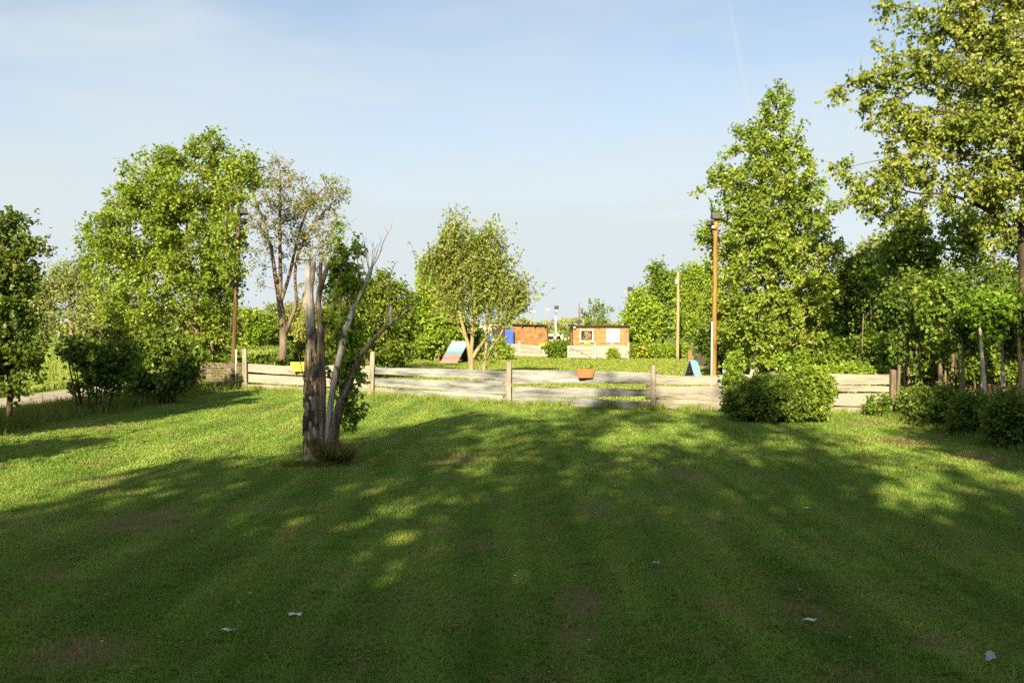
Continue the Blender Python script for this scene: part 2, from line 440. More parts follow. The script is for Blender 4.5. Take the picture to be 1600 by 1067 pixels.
def blobs_pts(rng, blobs, n, shell=0.55, jit=0.0):
    """n cluster points in a union of ellipsoids; blob = (centre Vector, rx, rz, ry, weight)"""
    wts = np.array([b[4] * (b[1] * b[2]) for b in blobs]); wts = wts / wts.sum()
    out = []
    for k, b in enumerate(blobs):
        m = max(2, int(round(n * wts[k])))
        d = unit(rng.normal(size=(m, 3)))
        r = rng.uniform(0, 1, m) ** (1 / 3.0) * (1 - shell) + shell * rng.uniform(0.72, 1.0, m)
        r *= 1 + rng.normal(size=m) * jit
        p = d * r[:, None] * np.array([b[1], b[3], b[2]]) + np.array(b[0])
        out.append(p)
    return np.concatenate(out)

def thin(rng, P, dmin):
    """drop points closer than dmin to a kept one"""
    P = P[rng.permutation(len(P))]
    keep = np.zeros((0, 3))
    for p in P:
        if len(keep) == 0 or np.min(np.sum((keep - p) ** 2, 1)) > dmin * dmin:
            keep = np.vstack([keep, p])
    return keep

def ebl(Y, items):
    """ellipsoids from photo pixels: (px, py, rx px, ry px[, weight[, depth factor[, dY]]])"""
    out = []
    for it in items:
        px, py, rx, ry = it[:4]
        wt = it[4] if len(it) > 4 else 1.0
        df = it[5] if len(it) > 5 else 0.9
        y = Y + (it[6] if len(it) > 6 else 0)
        out.append((pt(px, py, y), rx / F * y, ry / F * y, max(rx, 0.5 * ry) / F * y * df, wt))
    return out

class Tree:
    """trunks are smooth tubes; limbs grow from them to every leaf cluster of the crown"""
    def __init__(s, rng, trunks, clusters, tip_r=0.008, gnarl=0.06, kup=0.5, path_w=0.3, expo=0.46, rmax=None):
        s.rng = rng
        s.wood = MB()
        prng = random.Random(int(rng.integers(1e6)))
        nodes, plen, par, rad, istr = [], [], [], [], []
        for tr in trunks:
            P, Rr = smooth_path(tr, 0.18)
            n = 12 if max(Rr) > 0.06 else 7
            s.wood.tube([p + Vector((prng.gauss(0, gnarl * .25 * r_), prng.gauss(0, gnarl * .25 * r_), 0)) for p, r_ in zip(P, Rr)], Rr, n, wob=0.07, rng=prng)
            acc = 0.0
            for i, p in enumerate(P):
                if i: acc += (P[i] - P[i - 1]).length
                if i < len(P) * 0.22: continue
                nodes.append(tuple(p)); plen.append(acc * 0.5); par.append(-1); rad.append(Rr[i]); istr.append(True)
        order = np.argsort(np.min(np.linalg.norm(clusters[:, None, :] - np.array(nodes)[None, ::2], axis=2), axis=1))
        C = clusters[order]
        cap = len(nodes) + len(C) * 9 + 10
        NP = np.zeros((cap, 3)); PL = np.zeros(cap); k = len(nodes)
        NP[:k] = nodes; PL[:k] = plen
        tips = []
        for c in C:
            d = np.linalg.norm(NP[:k] - c, axis=1)
            dz = np.maximum(0, NP[:k, 2] - c[2] + 0.25 * d)
            cost = d + path_w * PL[:k] + kup * dz
            j = int(np.argmin(cost))
            a = NP[j]; ln = d[j]
            m = max(1, min(6, int(ln / 0.35)))
            side = rng.normal(size=3) * gnarl * ln
            side[2] += 0.05 * ln
            prev = j
            for q in range(1, m + 1):
                t = q / m
                p = a + (c - a) * t + side * math.sin(math.pi * t)
                if q < m: p = p + rng.normal(size=3) * gnarl * ln / m * 0.6
                NP[k] = p; PL[k] = PL[prev] + ln / m
                par.append(prev); rad.append(0.0); istr.append(False)
                prev = k; k += 1
            tips.append(prev)
        cnt = np.zeros(k)
        for t in tips: cnt[t] += 1
        for i in range(k - 1, -1, -1):
            if par[i] >= 0: cnt[par[i]] += cnt[i]
        R_ = np.array(rad)
        for i in range(k):
            if not istr[i]:
                R_[i] = tip_r * max(cnt[i], 1) ** expo
                if par[i] >= 0 and istr[par[i]]: R_[i] = min(R_[i], R_[par[i]] * 0.8)
                if rmax: R_[i] = min(R_[i], rmax)
        for i in range(k):
            if par[i] >= 0:
                j = par[i]
                ra = R_[i] * 1.12 if istr[j] else min(R_[j], R_[i] * 1.5)
                n = 3 if R_[i] < 0.012 else (5 if R_[i] < 0.03 else 7)
                s.wood.tube([NP[j], NP[i]], [ra, R_[i]], n, cap=False)
        s.tip = NP[tips]
        pp = np.array([par[t] for t in tips])
        s.tdir = unit(NP[tips] - NP[np.maximum(pp, 0)])
    def leaves(s, per, m, length, size, bias=(0, 0, 0.2), spread=0.9, along=0.6, droop=0.2, kind=leaf_tris, up=0.6, jit=0.03, twig_r=0.0, aspect=0.62):
        rng = s.rng
        n = len(s.tip)
        K = np.repeat(np.arange(n), per)
        d = unit(s.tdir[K] * along + rng.normal(size=(len(K), 3)) * spread * 0.6 + np.array(bias))
        ln = length * rng.uniform(0.4, 1.2, len(K))
        base = s.tip[K] - s.tdir[K] * rng.uniform(0, 0.5, len(K))[:, None] * length
        if twig_r:
            for i in range(len(K)):
                a = base[i]; b = base[i] + d[i] * ln[i]
                s.wood.tube([a, b], [twig_r, twig_r * .5], 3, cap=False)
        Q = np.repeat(np.arange(len(K)), m)
        t = rng.uniform(0.12, 1.05, len(Q))
        P = base[Q] + d[Q] * (ln[Q] * t)[:, None] + rng.normal(size=(len(Q), 3)) * jit
        A = d[Q] * 0.45 + rng.normal(size=(len(Q), 3)) * 0.6 + np.array([0, 0, -droop])
        if kind is maple_tris: return maple_tris(rng, P, A, size, up=up)
        return kind(rng, P, A, size, up=up, aspect=aspect)

def make_tree(name, label, cat, seed, trunks, blobs, n, mats, leaf, group=None, dmin=0.0, shell=0.5, jit=0.03, parts=('trunk', 'crown'), **kw):
    rng = np.random.default_rng(seed)
    C = blobs_pts(rng, blobs, n, shell, jit)
    C = C[C[:, 2] > 0.08]
    if dmin: C = thin(rng, C, dmin)
    t = Tree(rng, trunks, C, **kw)
    V, T = t.leaves(**leaf)
    b = trunks[0][0][0]
    e = empty(name, (b[0], b[1], 0), label, cat, group)
    t.wood.build(parts[0], mats[0], e, smooth=True)
    link_mesh(parts[1], np_mesh(parts[1], V, T), mats[1], e)
    return e

def tk(Y, items, dy=0.0):
    """trunk control points from pixels: (px, py, radius m[, dY])"""
    return [(pt(i[0], i[1], Y + (i[3] if len(i) > 3 else 0)), i[2]) for i in items]

def gtk(px, Y, py_top, r0, r1, lean=0.0):
    """straight trunk from the ground up to pixel row py_top"""
    top = pt(px + lean, py_top, Y); g = pt(px, 510, Y); g.z = -0.05
    m = g.lerp(top, 0.5) + Vector((0.04 * math.sin(px), 0.03, 0))
    return [(g, r0), (m, (r0 + r1) / 2), (top, r1)]

def bush(name, label, cat, seed, blobs, n, mats, leaf, base=None, stems=5, group=None, shell=0.5, stem_r=0.02, **kw):
    """many-stemmed shrub: stems fan out from the ground under the crown"""
    rng = np.random.default_rng(seed)
    C = blobs_pts(rng, blobs, n, shell, 0.05); C = C[C[:, 2] > 0.05]
    cen = np.average(np.array([b[0] for b in blobs]), axis=0) if base is None else np.array(base)
    sp = max(b[1] for b in blobs)
    zt = np.percentile(C[:, 2], 55)
    trunks = []
    for k in range(stems):
        q = C[rng.integers(len(C))]
        x0 = cen[0] + (q[0] - cen[0]) * 0.55; y0 = cen[1] + (q[1] - cen[1]) * 0.4
        trunks.append([(Vector((x0, y0, -0.03)), stem_r), (Vector(((x0 + q[0]) / 2 + rng.normal() * .03, (y0 + q[1]) / 2, zt * 0.5)), stem_r * .8), (Vector((q[0], q[1], max(zt, .2))), stem_r * .5)])
    t = Tree(rng, trunks, C, **kw)
    V, T = t.leaves(**leaf)
    e = empty(name, (cen[0], cen[1], 0), label, cat, group)
    t.wood.build('stems', mats[0], e, smooth=True)
    link_mesh('foliage', np_mesh('foliage', V, T), mats[1], e)
    return e

# leaf materials
LM = {
 'maple':  leaf_mat('maple_leaf',  [(0.085, 0.150, 0.020), (0.180, 0.265, 0.030), (0.270, 0.330, 0.038)], 0.42),
 'spire':  leaf_mat('bronze_green_leaf', [(0.090, 0.165, 0.022), (0.195, 0.285, 0.038), (0.32, 0.340, 0.060)], 0.38),
 'sparse': leaf_mat('olive_russet_leaf', [(0.12, 0.155, 0.03), (0.20, 0.225, 0.045), (0.29, 0.20, 0.05)], 0.4, tcol=(0.40, 0.36, 0.06)),
 'olive':  leaf_mat('olive_leaf',  [(0.142, 0.178, 0.045), (0.237, 0.264, 0.064), (0.342, 0.340, 0.099)], 0.38, tcol=(0.38, 0.42, 0.09)),
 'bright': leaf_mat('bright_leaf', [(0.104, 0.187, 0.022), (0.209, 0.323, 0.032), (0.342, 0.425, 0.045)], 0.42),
 'dark':   leaf_mat('dark_leaf',   [(0.042, 0.088, 0.016), (0.091, 0.153, 0.022), (0.162, 0.212, 0.032)], 0.36),  # dark tone that also stands in for shade on hedge, round bush, saplings
 'amber':  leaf_mat('amber_leaf',  [(0.095, 0.145, 0.019), (0.228, 0.204, 0.029), (0.418, 0.255, 0.032)], 0.4, tcol=(0.45, 0.36, 0.04)),
 'edge':   leaf_mat('shaded_edge_leaf', [(0.045, 0.095, 0.016), (0.075, 0.13, 0.018), (0.15, 0.165, 0.02)], 0.38),  # left edge tree: its shade is put into these darkened leaf tones
 'mixed':  leaf_mat('mixed_leaf', [(0.06, 0.13, 0.016), (0.12, 0.19, 0.022), (0.30, 0.25, 0.03)], 0.4, clump=.35),
 'wind':   leaf_mat('wind_leaf', [(0.12, 0.17, 0.035), (0.23, 0.28, 0.06), (0.34, 0.36, 0.10)], 0.4, tcol=(0.40, 0.46, 0.08), clump=.45),
 'pale':   leaf_mat('pale_leaf',   [(0.12, 0.17, 0.06), (0.20, 0.25, 0.09), (0.30, 0.33, 0.13)], 0.35),
 'shoot':  leaf_mat('shoot_leaf',  [(0.09, 0.19, 0.02), (0.18, 0.31, 0.03), (0.30, 0.43, 0.045)], 0.45),
 'hedge':  leaf_mat('hedge_leaf',  [(0.067, 0.128, 0.019), (0.133, 0.212, 0.026), (0.228, 0.297, 0.035)], 0.36),
 'near':   leaf_mat('near_leaf',   [(0.090, 0.150, 0.024), (0.20, 0.260, 0.040), (0.34, 0.335, 0.075)], 0.40, gloss=0.02),
}
# ---------------------------------------------------------------- the ground
def sheet(name, poly, z, mat, sub=0):
    me = bpy.data.meshes.new(name)
    me.from_pydata([(x, y, z) for x, y in poly], [], [tuple(range(len(poly)))])
    o = link_mesh(name, me, mat)
    return tag(o, kind='structure')

sheet('ground', [(-2500, -600), (2500, -600), (2500, 3500), (-2500, 3500)], -0.03, M['land'])
sheet('lawn', [(-11.6, -40), (40, -40), (40, 12), (26, 70), (-3, 70), (-11, 30)], 0.0, M['turf'])
sheet('meadow', [(-400, 4), (-14.6, 4), (-13.4, 34), (-12, 75), (-60, 320), (-400, 320)], -0.012, M['field'])
sheet('track', [(-15.6, -20), (-13.4, -20), (-12.9, 25), (-12.3, 30), (-12.2, 48), (-14, 60), (-16, 60), (-14.2, 44), (-15.2, 28)], -0.004, M['dirt'])
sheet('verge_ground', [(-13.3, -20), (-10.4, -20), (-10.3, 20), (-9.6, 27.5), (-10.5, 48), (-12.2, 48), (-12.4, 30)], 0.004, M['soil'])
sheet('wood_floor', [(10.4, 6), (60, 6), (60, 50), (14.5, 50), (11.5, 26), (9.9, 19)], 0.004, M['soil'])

# ---------------------------------------------------------------- grass (stuff)
def blades(name, P, h, wd, mat, lean=0.5, kind='stuff', label=None, cat=None, seed=1, parent=None):
    rng = np.random.default_rng(seed)
    n = len(P)
    P = np.column_stack([P, np.zeros(n)]) if P.shape[1] == 2 else P
    hh = (h * rng.uniform(0.5, 1.3, n)); an = rng.uniform(0, 2 * np.pi, n)
    ww = wd * rng.uniform(0.6, 1.3, n)
    B = np.stack([np.cos(an), np.sin(an), np.zeros(n)], 1) * ww[:, None] * .5
    ln = rng.normal(size=(n, 2)) * lean
    mid = P + np.column_stack([ln * hh[:, None] * .28, hh * .6])
    top = P + np.column_stack([ln * hh[:, None], hh * (1 - .25 * np.minimum(1, np.abs(ln).sum(1)))])
    V = np.stack([P - B, P + B, mid + B * .7, mid - B * .7, top], 1).reshape(-1, 3)
    i = np.arange(n)[:, None] * 5
    T = np.concatenate([i + np.array([[0, 1, 2]]), i + np.array([[0, 2, 3]]), i + np.array([[3, 2, 4]])], 1).reshape(-1, 3)
    o = link_mesh(name, np_mesh(name, V, T), mat, parent)
    if parent is None: tag(o, label, cat, kind=kind)
    return o

def lawn_pts(seed, n, y0, y1, power, xr):
    rng = np.random.default_rng(seed)
    u = rng.uniform(0, 1, n)
    if abs(power) < 1e-6: y = y0 * (y1 / y0) ** u
    else: y = (y0 ** power + u * (y1 ** power - y0 ** power)) ** (1 / power)
    x = rng.uniform(-1, 1, n) * (y * 0.66 + 3.2)
    k = (x > xr[0]) & (x < xr[1])
    return np.column_stack([x, y])[k]

def worn_keep(P, seed):
    """fewer blades where the turf is worn"""
    rng = np.random.default_rng(seed); k = np.ones(len(P), bool)
    for (px, py, hx, hy, st) in WORN:
        c = gp(px, py); rx = hx / F * c.y; ry = abs(gd(px, py - hy) - gd(px, py + hy)) / 2
        q = np.sqrt(((P[:, 0] - c.x) / rx) ** 2 + ((P[:, 1] - c.y) / ry) ** 2)
        k &= ~((q < 1.15) & (rng.uniform(size=len(P)) < st * np.clip(1.35 - q, 0, .88)))
    return P[k]

FP = [(-9.15, 27.5), (-4.40, 25.2), (-0.09, 22.1), (3.66, 20.8), (6.55, 20.2), (9.30, 19.6)]   # posts of the front fence
def fence_y(x):
    for (a, b), (c, d) in zip(FP[:-1], FP[1:]):
        if x <= c: return b + (d - b) * (x - a) / (c - a)
    return FP[-1][1]
p = lawn_pts(1, 460000, 4.2, 12.0, 0.6, (-10.4, 10.0))
blades('lawn_grass', worn_keep(p, 2), 0.040, 0.0075, M['blade'], 0.9, label='short mown grass of the shaded front lawn', cat='grass', seed=3)
p = lawn_pts(4, 430000, 12.0, 28.0, 0.4, (-10.4, 10.2))
k = np.array([y < fence_y(x) + .3 for x, y in p])
blades('lawn_grass', worn_keep(p[k], 5), 0.032, 0.018, M['blade'], 0.9, label='short mown grass between the dead tree and the plank fence', cat='grass', seed=6)
p = lawn_pts(7, 420000, 19.5, 60.0, 0.7, (-10.0, 14.5))
k = np.array([y > fence_y(x) + .3 for x, y in p])
blades('lawn_grass', p[k], 0.040, 0.050, M['far_blade_lit'], 1.3, label='sunlit mown grass behind the plank fence', cat='grass', seed=8)
rng = np.random.default_rng(21)
q = []
for c_ in lawn_pts(22, 900, 4.4, 24.0, 0.35, (-10.2, 9.8)):
    if c_[1] > fence_y(c_[0]) - .2: continue
    n = int(rng.integers(14, 60)); r_ = rng.uniform(.03, .12)
    q.append(c_ + rng.normal(size=(n, 2)) * r_)
blades('grass_tufts', np.concatenate(q), 0.068, 0.009, M['blade'], 0.9, label='longer tufts standing out of the mown front lawn', cat='grass', seed=23)
n_ = 900
q = []
for c_ in lawn_pts(24, 260, 4.4, 16.0, 0.35, (-9.5, 9.5)): q.append(c_ + rng.normal(size=(26, 2)) * .10)
q = np.concatenate(q); P = np.column_stack([q, np.full(len(q), .035) + rng.uniform(-.012, .012, len(q))])
V, T = leaf_tris(rng, P, rng.normal(size=(len(P), 3)) * np.array([1, 1, .2]), .028, up=2.5, aspect=.9)
tag(link_mesh('clover', np_mesh('clover', V, T), M['shade_grass']), 'low clover and weed leaves among the lawn grass', 'weeds', kind='stuff')
# long grass along the foot of the fence
rng = np.random.default_rng(11)
q = []
for (a, b), (c, d) in zip(FP[:-1], FP[1:]):
    L_ = math.hypot(c - a, d - b)
    for cl in range(int(L_ * 6)):
        t = rng.uniform(); n = int(rng.integers(25, 75))
        x = a + (c - a) * t; y = b + (d - b) * t - abs(rng.normal() * .16) - .04
        q.append(np.column_stack([x + rng.normal(size=n) * .13, y + rng.normal(size=n) * .07]))
blades('fence_grass', np.concatenate(q), 0.20, 0.012, M['long_grass'], 0.5, label='uncut grass along the foot of the plank fence', cat='grass', seed=12)
# left verge and right hedge foot
n = 42000
y = rng.uniform(9, 30, n); x = rng.normal(size=n) * .55 - 11.3 + (y - 18) * .06
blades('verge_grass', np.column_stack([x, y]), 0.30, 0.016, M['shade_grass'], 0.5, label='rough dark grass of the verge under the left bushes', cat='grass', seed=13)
n = 16000
y = rng.uniform(9, 20, n); x = 9.0 + rng.normal(size=n) * .22 + (y - 14) * .03
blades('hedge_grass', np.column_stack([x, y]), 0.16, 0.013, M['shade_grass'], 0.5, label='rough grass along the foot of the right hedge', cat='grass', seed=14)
n = 60000
y = 22 + rng.uniform(0, 1, n) ** 1.6 * 70; x = -13.6 - rng.uniform(0, 1, n) * (y * .62 - 8)
k = (x > -y * .66) & ~((x > -15.6) & (y < 40))
blades('meadow_grass', np.column_stack([x, y])[k], 0.30, 0.05, M['meadow_blade'], 0.9, label='tall pale grass of the meadow beyond the track', cat='grass', seed=15)

# ---------------------------------------------------------------- front plank fence
def plank_mat(name, cols, pos=None):
    return surf_mat(name, cols, scale=(0.9, 0.9, 6.5), noise=1.0, detail=10, pos=pos, rough=0.85, spec=0.1, bump=0.5, bump_scale=6)
M['plank_cream'] = plank_mat('cream_plank', [(0.075, 0.069, 0.060), (0.215, 0.205, 0.19), (0.29, 0.28, 0.265)], [0, .3, 1])
M['plank_grey_shaded'] = plank_mat('half_shaded_grey_plank', [(0.052, 0.056, 0.063), (0.17, 0.18, 0.195), (0.275, 0.29, 0.31)], [0.05, .5, .95])  # weathered grey, cooled to carry the middle bays' half shade in its colour
M['post_wood'] = surf_mat('post_wood', [(0.10, 0.088, 0.073), (0.22, 0.20, 0.17), (0.28, 0.26, 0.23)], scale=(18, 18, 2), rough=.85, bump=.4, bump_scale=4)
M['post_dark'] = surf_mat('dark_post_wood', [(0.07, 0.055, 0.042), (0.20, 0.15, 0.11)], scale=(18, 18, 2), rough=.9, bump=.4, bump_scale=4)
M['end_grain'] = surf_mat('sawn_orange_top', [(0.3, 0.15, 0.06), (0.42, 0.24, 0.1)], scale=(30, 30, 30))

def plank(a, b, za, zb, seed, wave=0.03, th=0.035, seg=22, dome=0.0):
    """live-edged board from a to b; za, zb = (top, bottom) heights at both ends"""
    r_ = random.Random(seed)
    a = Vector((a[0], a[1], 0)); b = Vector((b[0], b[1], 0))
    d = (b - a).normalized(); nrm_ = Vector((-d.y, d.x, 0))
    f1, f2, p1, p2 = r_.uniform(.7, 1.6), r_.uniform(1.8, 3.4), r_.uniform(0, 6), r_.uniform(0, 6)
    f3, p3 = r_.uniform(.6, 1.5), r_.uniform(0, 6)
    mb = MB(); vs = []
    for i in range(seg + 1):
        t = i / seg
        top = za[0] + (zb[0] - za[0]) * t + wave * (.7 * math.sin(f1 * math.pi * t + p1) + .35 * math.sin(f2 * math.pi * t + p2)) + dome * math.sin(math.pi * t) + r_.gauss(0, .003)
        bot = za[1] + (zb[1] - za[1]) * t + wave * (.8 * math.sin(f3 * math.pi * t + p3) + .3 * math.sin(f2 * math.pi * t + p1)) + r_.gauss(0, .003)
        c = a + (b - a) * t + nrm_ * (.012 * math.sin(f1 * 3 * t + p2))
        for z, o_ in ((bot, 0), (bot, th), (top, th), (top, 0)):
            q_ = c + nrm_ * o_; vs.append((q_.x, q_.y, z))
    fs = [(3, 2, 1, 0), tuple(seg * 4 + k for k in range(4))]
    for i in range(seg):
        for k in range(4):
            k2 = (k + 1) % 4
            fs.append((i * 4 + k, i * 4 + k2, i * 4 + 4 + k2, i * 4 + 4 + k))
    return mb.add(vs, fs)

fe = empty('plank_fence', (FP[0][0], FP[0][1], 0), 'long fence of wavy weathered planks across the front lawn', 'fence')
bays = [('plank_cream', [((.85, .58), (.91, .55)), ((.53, .23), (.48, .22)), ((.19, -.04), (.16, -.04))]),
        ('plank_grey_shaded', [((.86, .63), (.95, .65)), ((.54, .28), (.62, .31)), ((.20, -.05), (.25, .0))]),
        ('plank_grey_shaded', [((.94, .58), (.96, .64)), ((.48, .21), (.53, .30)), ((.19, -.02), (.23, .0))]),
        ('plank_cream', [((.91, .65), (.90, .63)), ((.64, .30), (.60, .27)), ((.27, .0), (.25, -.02))]),
        ('plank_cream', [((.95, .70), (.97, .72)), ((.68, .53), (.69, .53)), ((.49, .20), (.50, .19)), ((.15, -.04), (.14, -.04))])]
for i, (mn, rows) in enumerate(bays):
    (ax, ay), (bx, by) = FP[i], FP[i + 1]
    dx, dy = bx - ax, by - ay; ll = math.hypot(dx, dy); ux, uy = dx / ll, dy / ll
    off = 0.085
    a = (ax - ux * .06 - uy * 0 , ay + off - uy * .06); b = (bx + ux * .05, by + off + uy * .05)
    for j, (za, zb) in enumerate(rows):
        sh = .018 * ((i + j) % 2)
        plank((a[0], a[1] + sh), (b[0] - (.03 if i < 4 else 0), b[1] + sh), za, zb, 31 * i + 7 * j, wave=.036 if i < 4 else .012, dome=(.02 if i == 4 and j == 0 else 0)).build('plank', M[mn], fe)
specs = [(382, 545, 27.5, .15, 0), (581, 550, 25.2, .15, 3.5), (795, 566, 22.1, .14, 0), (1021, 571, 20.8, .115, 0), (0, 0, 20.2, .12, 0), (1397, 578, 19.6, .13, 0)]
for i, ((x, y), (px, py, Y, wd, lean)) in enumerate(zip(FP, specs)):
    z1 = pt(px, py, Y).z if px else 1.0
    lx = lean / F * Y
    mb = MB(); h_ = wd / 2; dp = .05
    sk = random.Random(i + 3)
    mb.hexa([Vector((x - h_ - lx * .5, y - dp, -.1)), Vector((x + h_ - lx * .5, y - dp, -.1)), Vector((x + h_ - lx * .5, y + dp, -.1)), Vector((x - h_ - lx * .5, y + dp, -.1)),
             Vector((x - h_ * .93 + lx * .5, y - dp, z1)), Vector((x + h_ * .93 + lx * .5, y - dp, z1 - .01)), Vector((x + h_ * .93 + lx * .5, y + dp, z1 + .012)), Vector((x - h_ * .93 + lx * .5, y + dp, z1 + .02))])
    po = mb.build('post', M['post_dark' if i == 5 else 'post_wood'], fe)
    bv = po.modifiers.new('bevel', 'BEVEL'); bv.width = .008; bv.segments = 2
# dark support blocks behind the joints
for (i, zs) in ((3, (.93, .60, .28)), (2, (.60, .24))):
    x, y = FP[i]
    for z in zs:
        MB().box(x - .17, x + .17, y + .125, y + .185, z - .035, z + .035).build('support_block', M['post_dark'], fe)

# woven pole hurdle left of the fence
M['pole_wood'] = surf_mat('round_pole_wood', [(0.05, 0.04, 0.03), (0.17, 0.14, 0.11), (0.28, 0.245, 0.21)], scale=(2, 2, 20), rough=.9, bump=.4, bump_scale=4)
hx0, hx1, hY = pt(318, 600, 28.2).x, pt(379, 600, 27.75).x, 28.0
hu = empty('hurdle', ((hx0 + hx1) / 2, hY, 0), 'low hurdle of stacked thin round poles left of the plank fence', 'hurdle')
rr_ = random.Random(5)
for k in range(13):
    z = .07 + k * .066
    zz = [z + rr_.gauss(0, .008) for _ in range(7)]
    MB().tube([Vector((hx0 + (hx1 - hx0) * i / 6 + (rr_.gauss(0, .02) if i in (0, 6) else 0), 28.2 - .45 * i / 6 - .03 * (k % 2), zz[i])) for i in range(7)], [.019 + rr_.uniform(-.005, .006) for _ in range(7)], 7).build('rail', M['pole_wood'], hu, True)
for px, Y in ((379.0, 27.72), (350, 27.9)):
    x = pt(px, 600, Y).x
    MB().tube([(x, Y + .10, -.05), (x + .01, Y + .10, .86)], .028, 8).build('stake', M['pole_wood'], hu, True)
x = pt(314, 600, 28.3).x
tag(MB().tube([(x, 28.3, -.1), (x + .02, 28.3, .6), (x + .01, 28.3, 1.16)], [.085, .08, .075], 10, wob=.05, rng=rr_).build('post', M['post_dark'], None, True),
    'short dark round post at the left end of the low hurdle', 'post').name = 'gate_post'

# planters hanging on the fence
def trough(name, px0, px1, py0, py1, Y, cols, label, plants, cat='planter'):
    a, b = pt(px0, py0, Y), pt(px1, py1, Y)
    cx, wd, zt, zb = (a.x + b.x) / 2, b.x - a.x, a.z, b.z
    e = empty(name, (cx, Y, zb), label, cat)
    mat = surf_mat(name + '_plastic', cols, scale=(6, 6, 6), rough=.55, spec=.4)
    mb = MB(); d = .15; tp = .82
    hw = wd / 2
    def ring(s_, dd, z): return [Vector((cx - hw * s_, Y - dd / 2, z)), Vector((cx + hw * s_, Y - dd / 2, z)), Vector((cx + hw * s_, Y + dd / 2, z)), Vector((cx - hw * s_, Y + dd / 2, z))]
    o1, o2, i1, i2 = ring(tp, d * .8, zb), ring(.97, d * .97, zt - .03), ring(.93, d * .86, zt - .002), ring(.80, d * .7, zb + .02)
    vs = o1 + o2 + i1 + i2
    fs = [(3, 2, 1, 0)] + [(k, (k + 1) % 4, 4 + (k + 1) % 4, 4 + k) for k in range(4)]
    mb.add(vs[:8], fs)
    rim_o0, rim_o1 = ring(1.0, d, zt - .035), ring(1.0, d, zt)
    ob = mb.build('trough', mat, e)
    rm = MB()
    ri0, ri1 = ring(.94, d * .84, zt - .035), ring(.94, d * .84, zt)
    fs = []
    vs = rim_o0 + rim_o1 + ri1 + ri0
    for k in range(4):
        k2 = (k + 1) % 4
        fs += [(k, k2, 4 + k2, 4 + k), (4 + k, 4 + k2, 8 + k2, 8 + k), (8 + k, 8 + k2, 12 + k2, 12 + k), (12 + k, 12 + k2, k2, k)]
    rm.add(vs, fs); rm.build('rim', mat, e)
    MB().box(cx - hw * .92, cx + hw * .92, Y - d * .4, Y + d * .4, zt - .06, zt - .03).build('soil', M['soil'], e)
    for sgn in (-1, 1):      # hooks over the board
        xx = cx + sgn * hw * .6
        MB().box(xx - .012, xx + .012, Y + d * .5, Y + d * .5 + .06, zt - .012, zt).build('hook', mat, e)
    for (ox, hh, kk) in plants:
        rg = np.random.default_rng(abs(int(ox * 100)) + 7); bx = cx + ox * hw
        MB().tube([(bx, Y, zt - .04), (bx + .01, Y, zt + hh * .8)], .006, 5).build('stem', M['bark'], e)
        P = np.column_stack([bx + rg.normal(size=kk) * .03, Y + rg.normal(size=kk) * .03, zt + rg.uniform(.0, hh, kk)])
        V, T = leaf_tris(rg, P, rg.normal(size=(kk, 3)), .06)
        link_mesh('sprig', np_mesh('sprig', V, T), LM['shoot'], e)
    return e
yy = fence_y(pt(914, 583, 21.5).x)
trough('flower_box', 901, 928, 576.5, 590, yy - .03, [(0.33, 0.085, 0.03), (0.42, 0.13, 0.05)], 'terracotta flower box hung on the plank fence', [(-.4, .03, 8), (.05, .05, 10), (.55, .09, 18), (.72, .12, 16)])
yy = fence_y(pt(468, 573, 26.5).x)
trough('flower_box', 454.5, 481, 566, 580, yy - .03, [(0.42, 0.55, 0.03), (0.50, 0.62, 0.05)], 'lime green flower box hung on the plank fence by the dead tree', [])

# ---------------------------------------------------------------- dead tree on the lawn
SY = 12.62
rng = np.random.default_rng(77)
prng = random.Random(77)
base = pt(500, 722, SY)
sn = empty('dead_tree', (base.x, SY, 0), 'dead many-stemmed tree with bare grey trunks and broken tops on the lawn', 'tree')
def limb(name, items, mat, n=14, wob=.13, step=.045, jag=True, parent=None, lump=.0):
    P, Rr = smooth_path(tk(SY, items), step)
    ph = prng.uniform(0, 6)
    mb = MB()
    # a fluted, lumpy stem
    rings = []; m = len(P); ref = Vector((1, 0, 0)); vs = []; fs = []
    fl = [prng.gauss(0, wob) for _ in range(n)]
    for i, p_ in enumerate(P):
        t = (P[min(i + 1, m - 1)] - P[max(i - 1, 0)]).normalized()
        a = (ref - t * ref.dot(t)).normalized(); b = t.cross(a)
        for k in range(n):
            an = 2 * math.pi * k / n
            fl[k] = fl[k] * .93 + prng.gauss(0, wob * .33)
            r_ = Rr[i] * (1 + fl[k] + lump * math.sin(an * 2 + ph + i * .05))
            q_ = p_ + (a * math.cos(an) + b * math.sin(an)) * r_
            if jag and i == m - 1: q_ = q_ + t * prng.uniform(-.035, .075)
            vs.append(q_)
    for i in range(m - 1):
        for k in range(n):
            k2 = (k + 1) % n
            fs.append((i * n + k, i * n + k2, (i + 1) * n + k2, (i + 1) * n + k))
    vs.append(P[-1] - (P[-1] - P[-2]).normalized() * .03)
    for k in range(n): fs.append(((m - 1) * n + k, (m - 1) * n + (k + 1) % n, len(vs) - 1))
    mb.add(vs, fs)
    return mb.build(name, mat, parent or sn, smooth=True)
M['snag_two'] = M['snag']
limb('trunk', [(494, 736, .22), (491, 714, .155), (489.5, 680, .128), (488, 640, .112), (487.5, 605, .100), (487.5, 575, .090), (487, 540, .078), (485.5, 510, .070)], M['snag'], 18, lump=.08, jag=False)
limb('trunk', [(485.5, 512, .071), (483.5, 480, .068), (482.5, 455, .060), (484, 430, .064), (484.5, 413, .076)], M['snag_grey'], 16, lump=.05)
limb('knot', [(484, 492, .05), (478.5, 478, .05), (477, 462, .036), (479, 452, .012)], M['snag'], 9, jag=False)
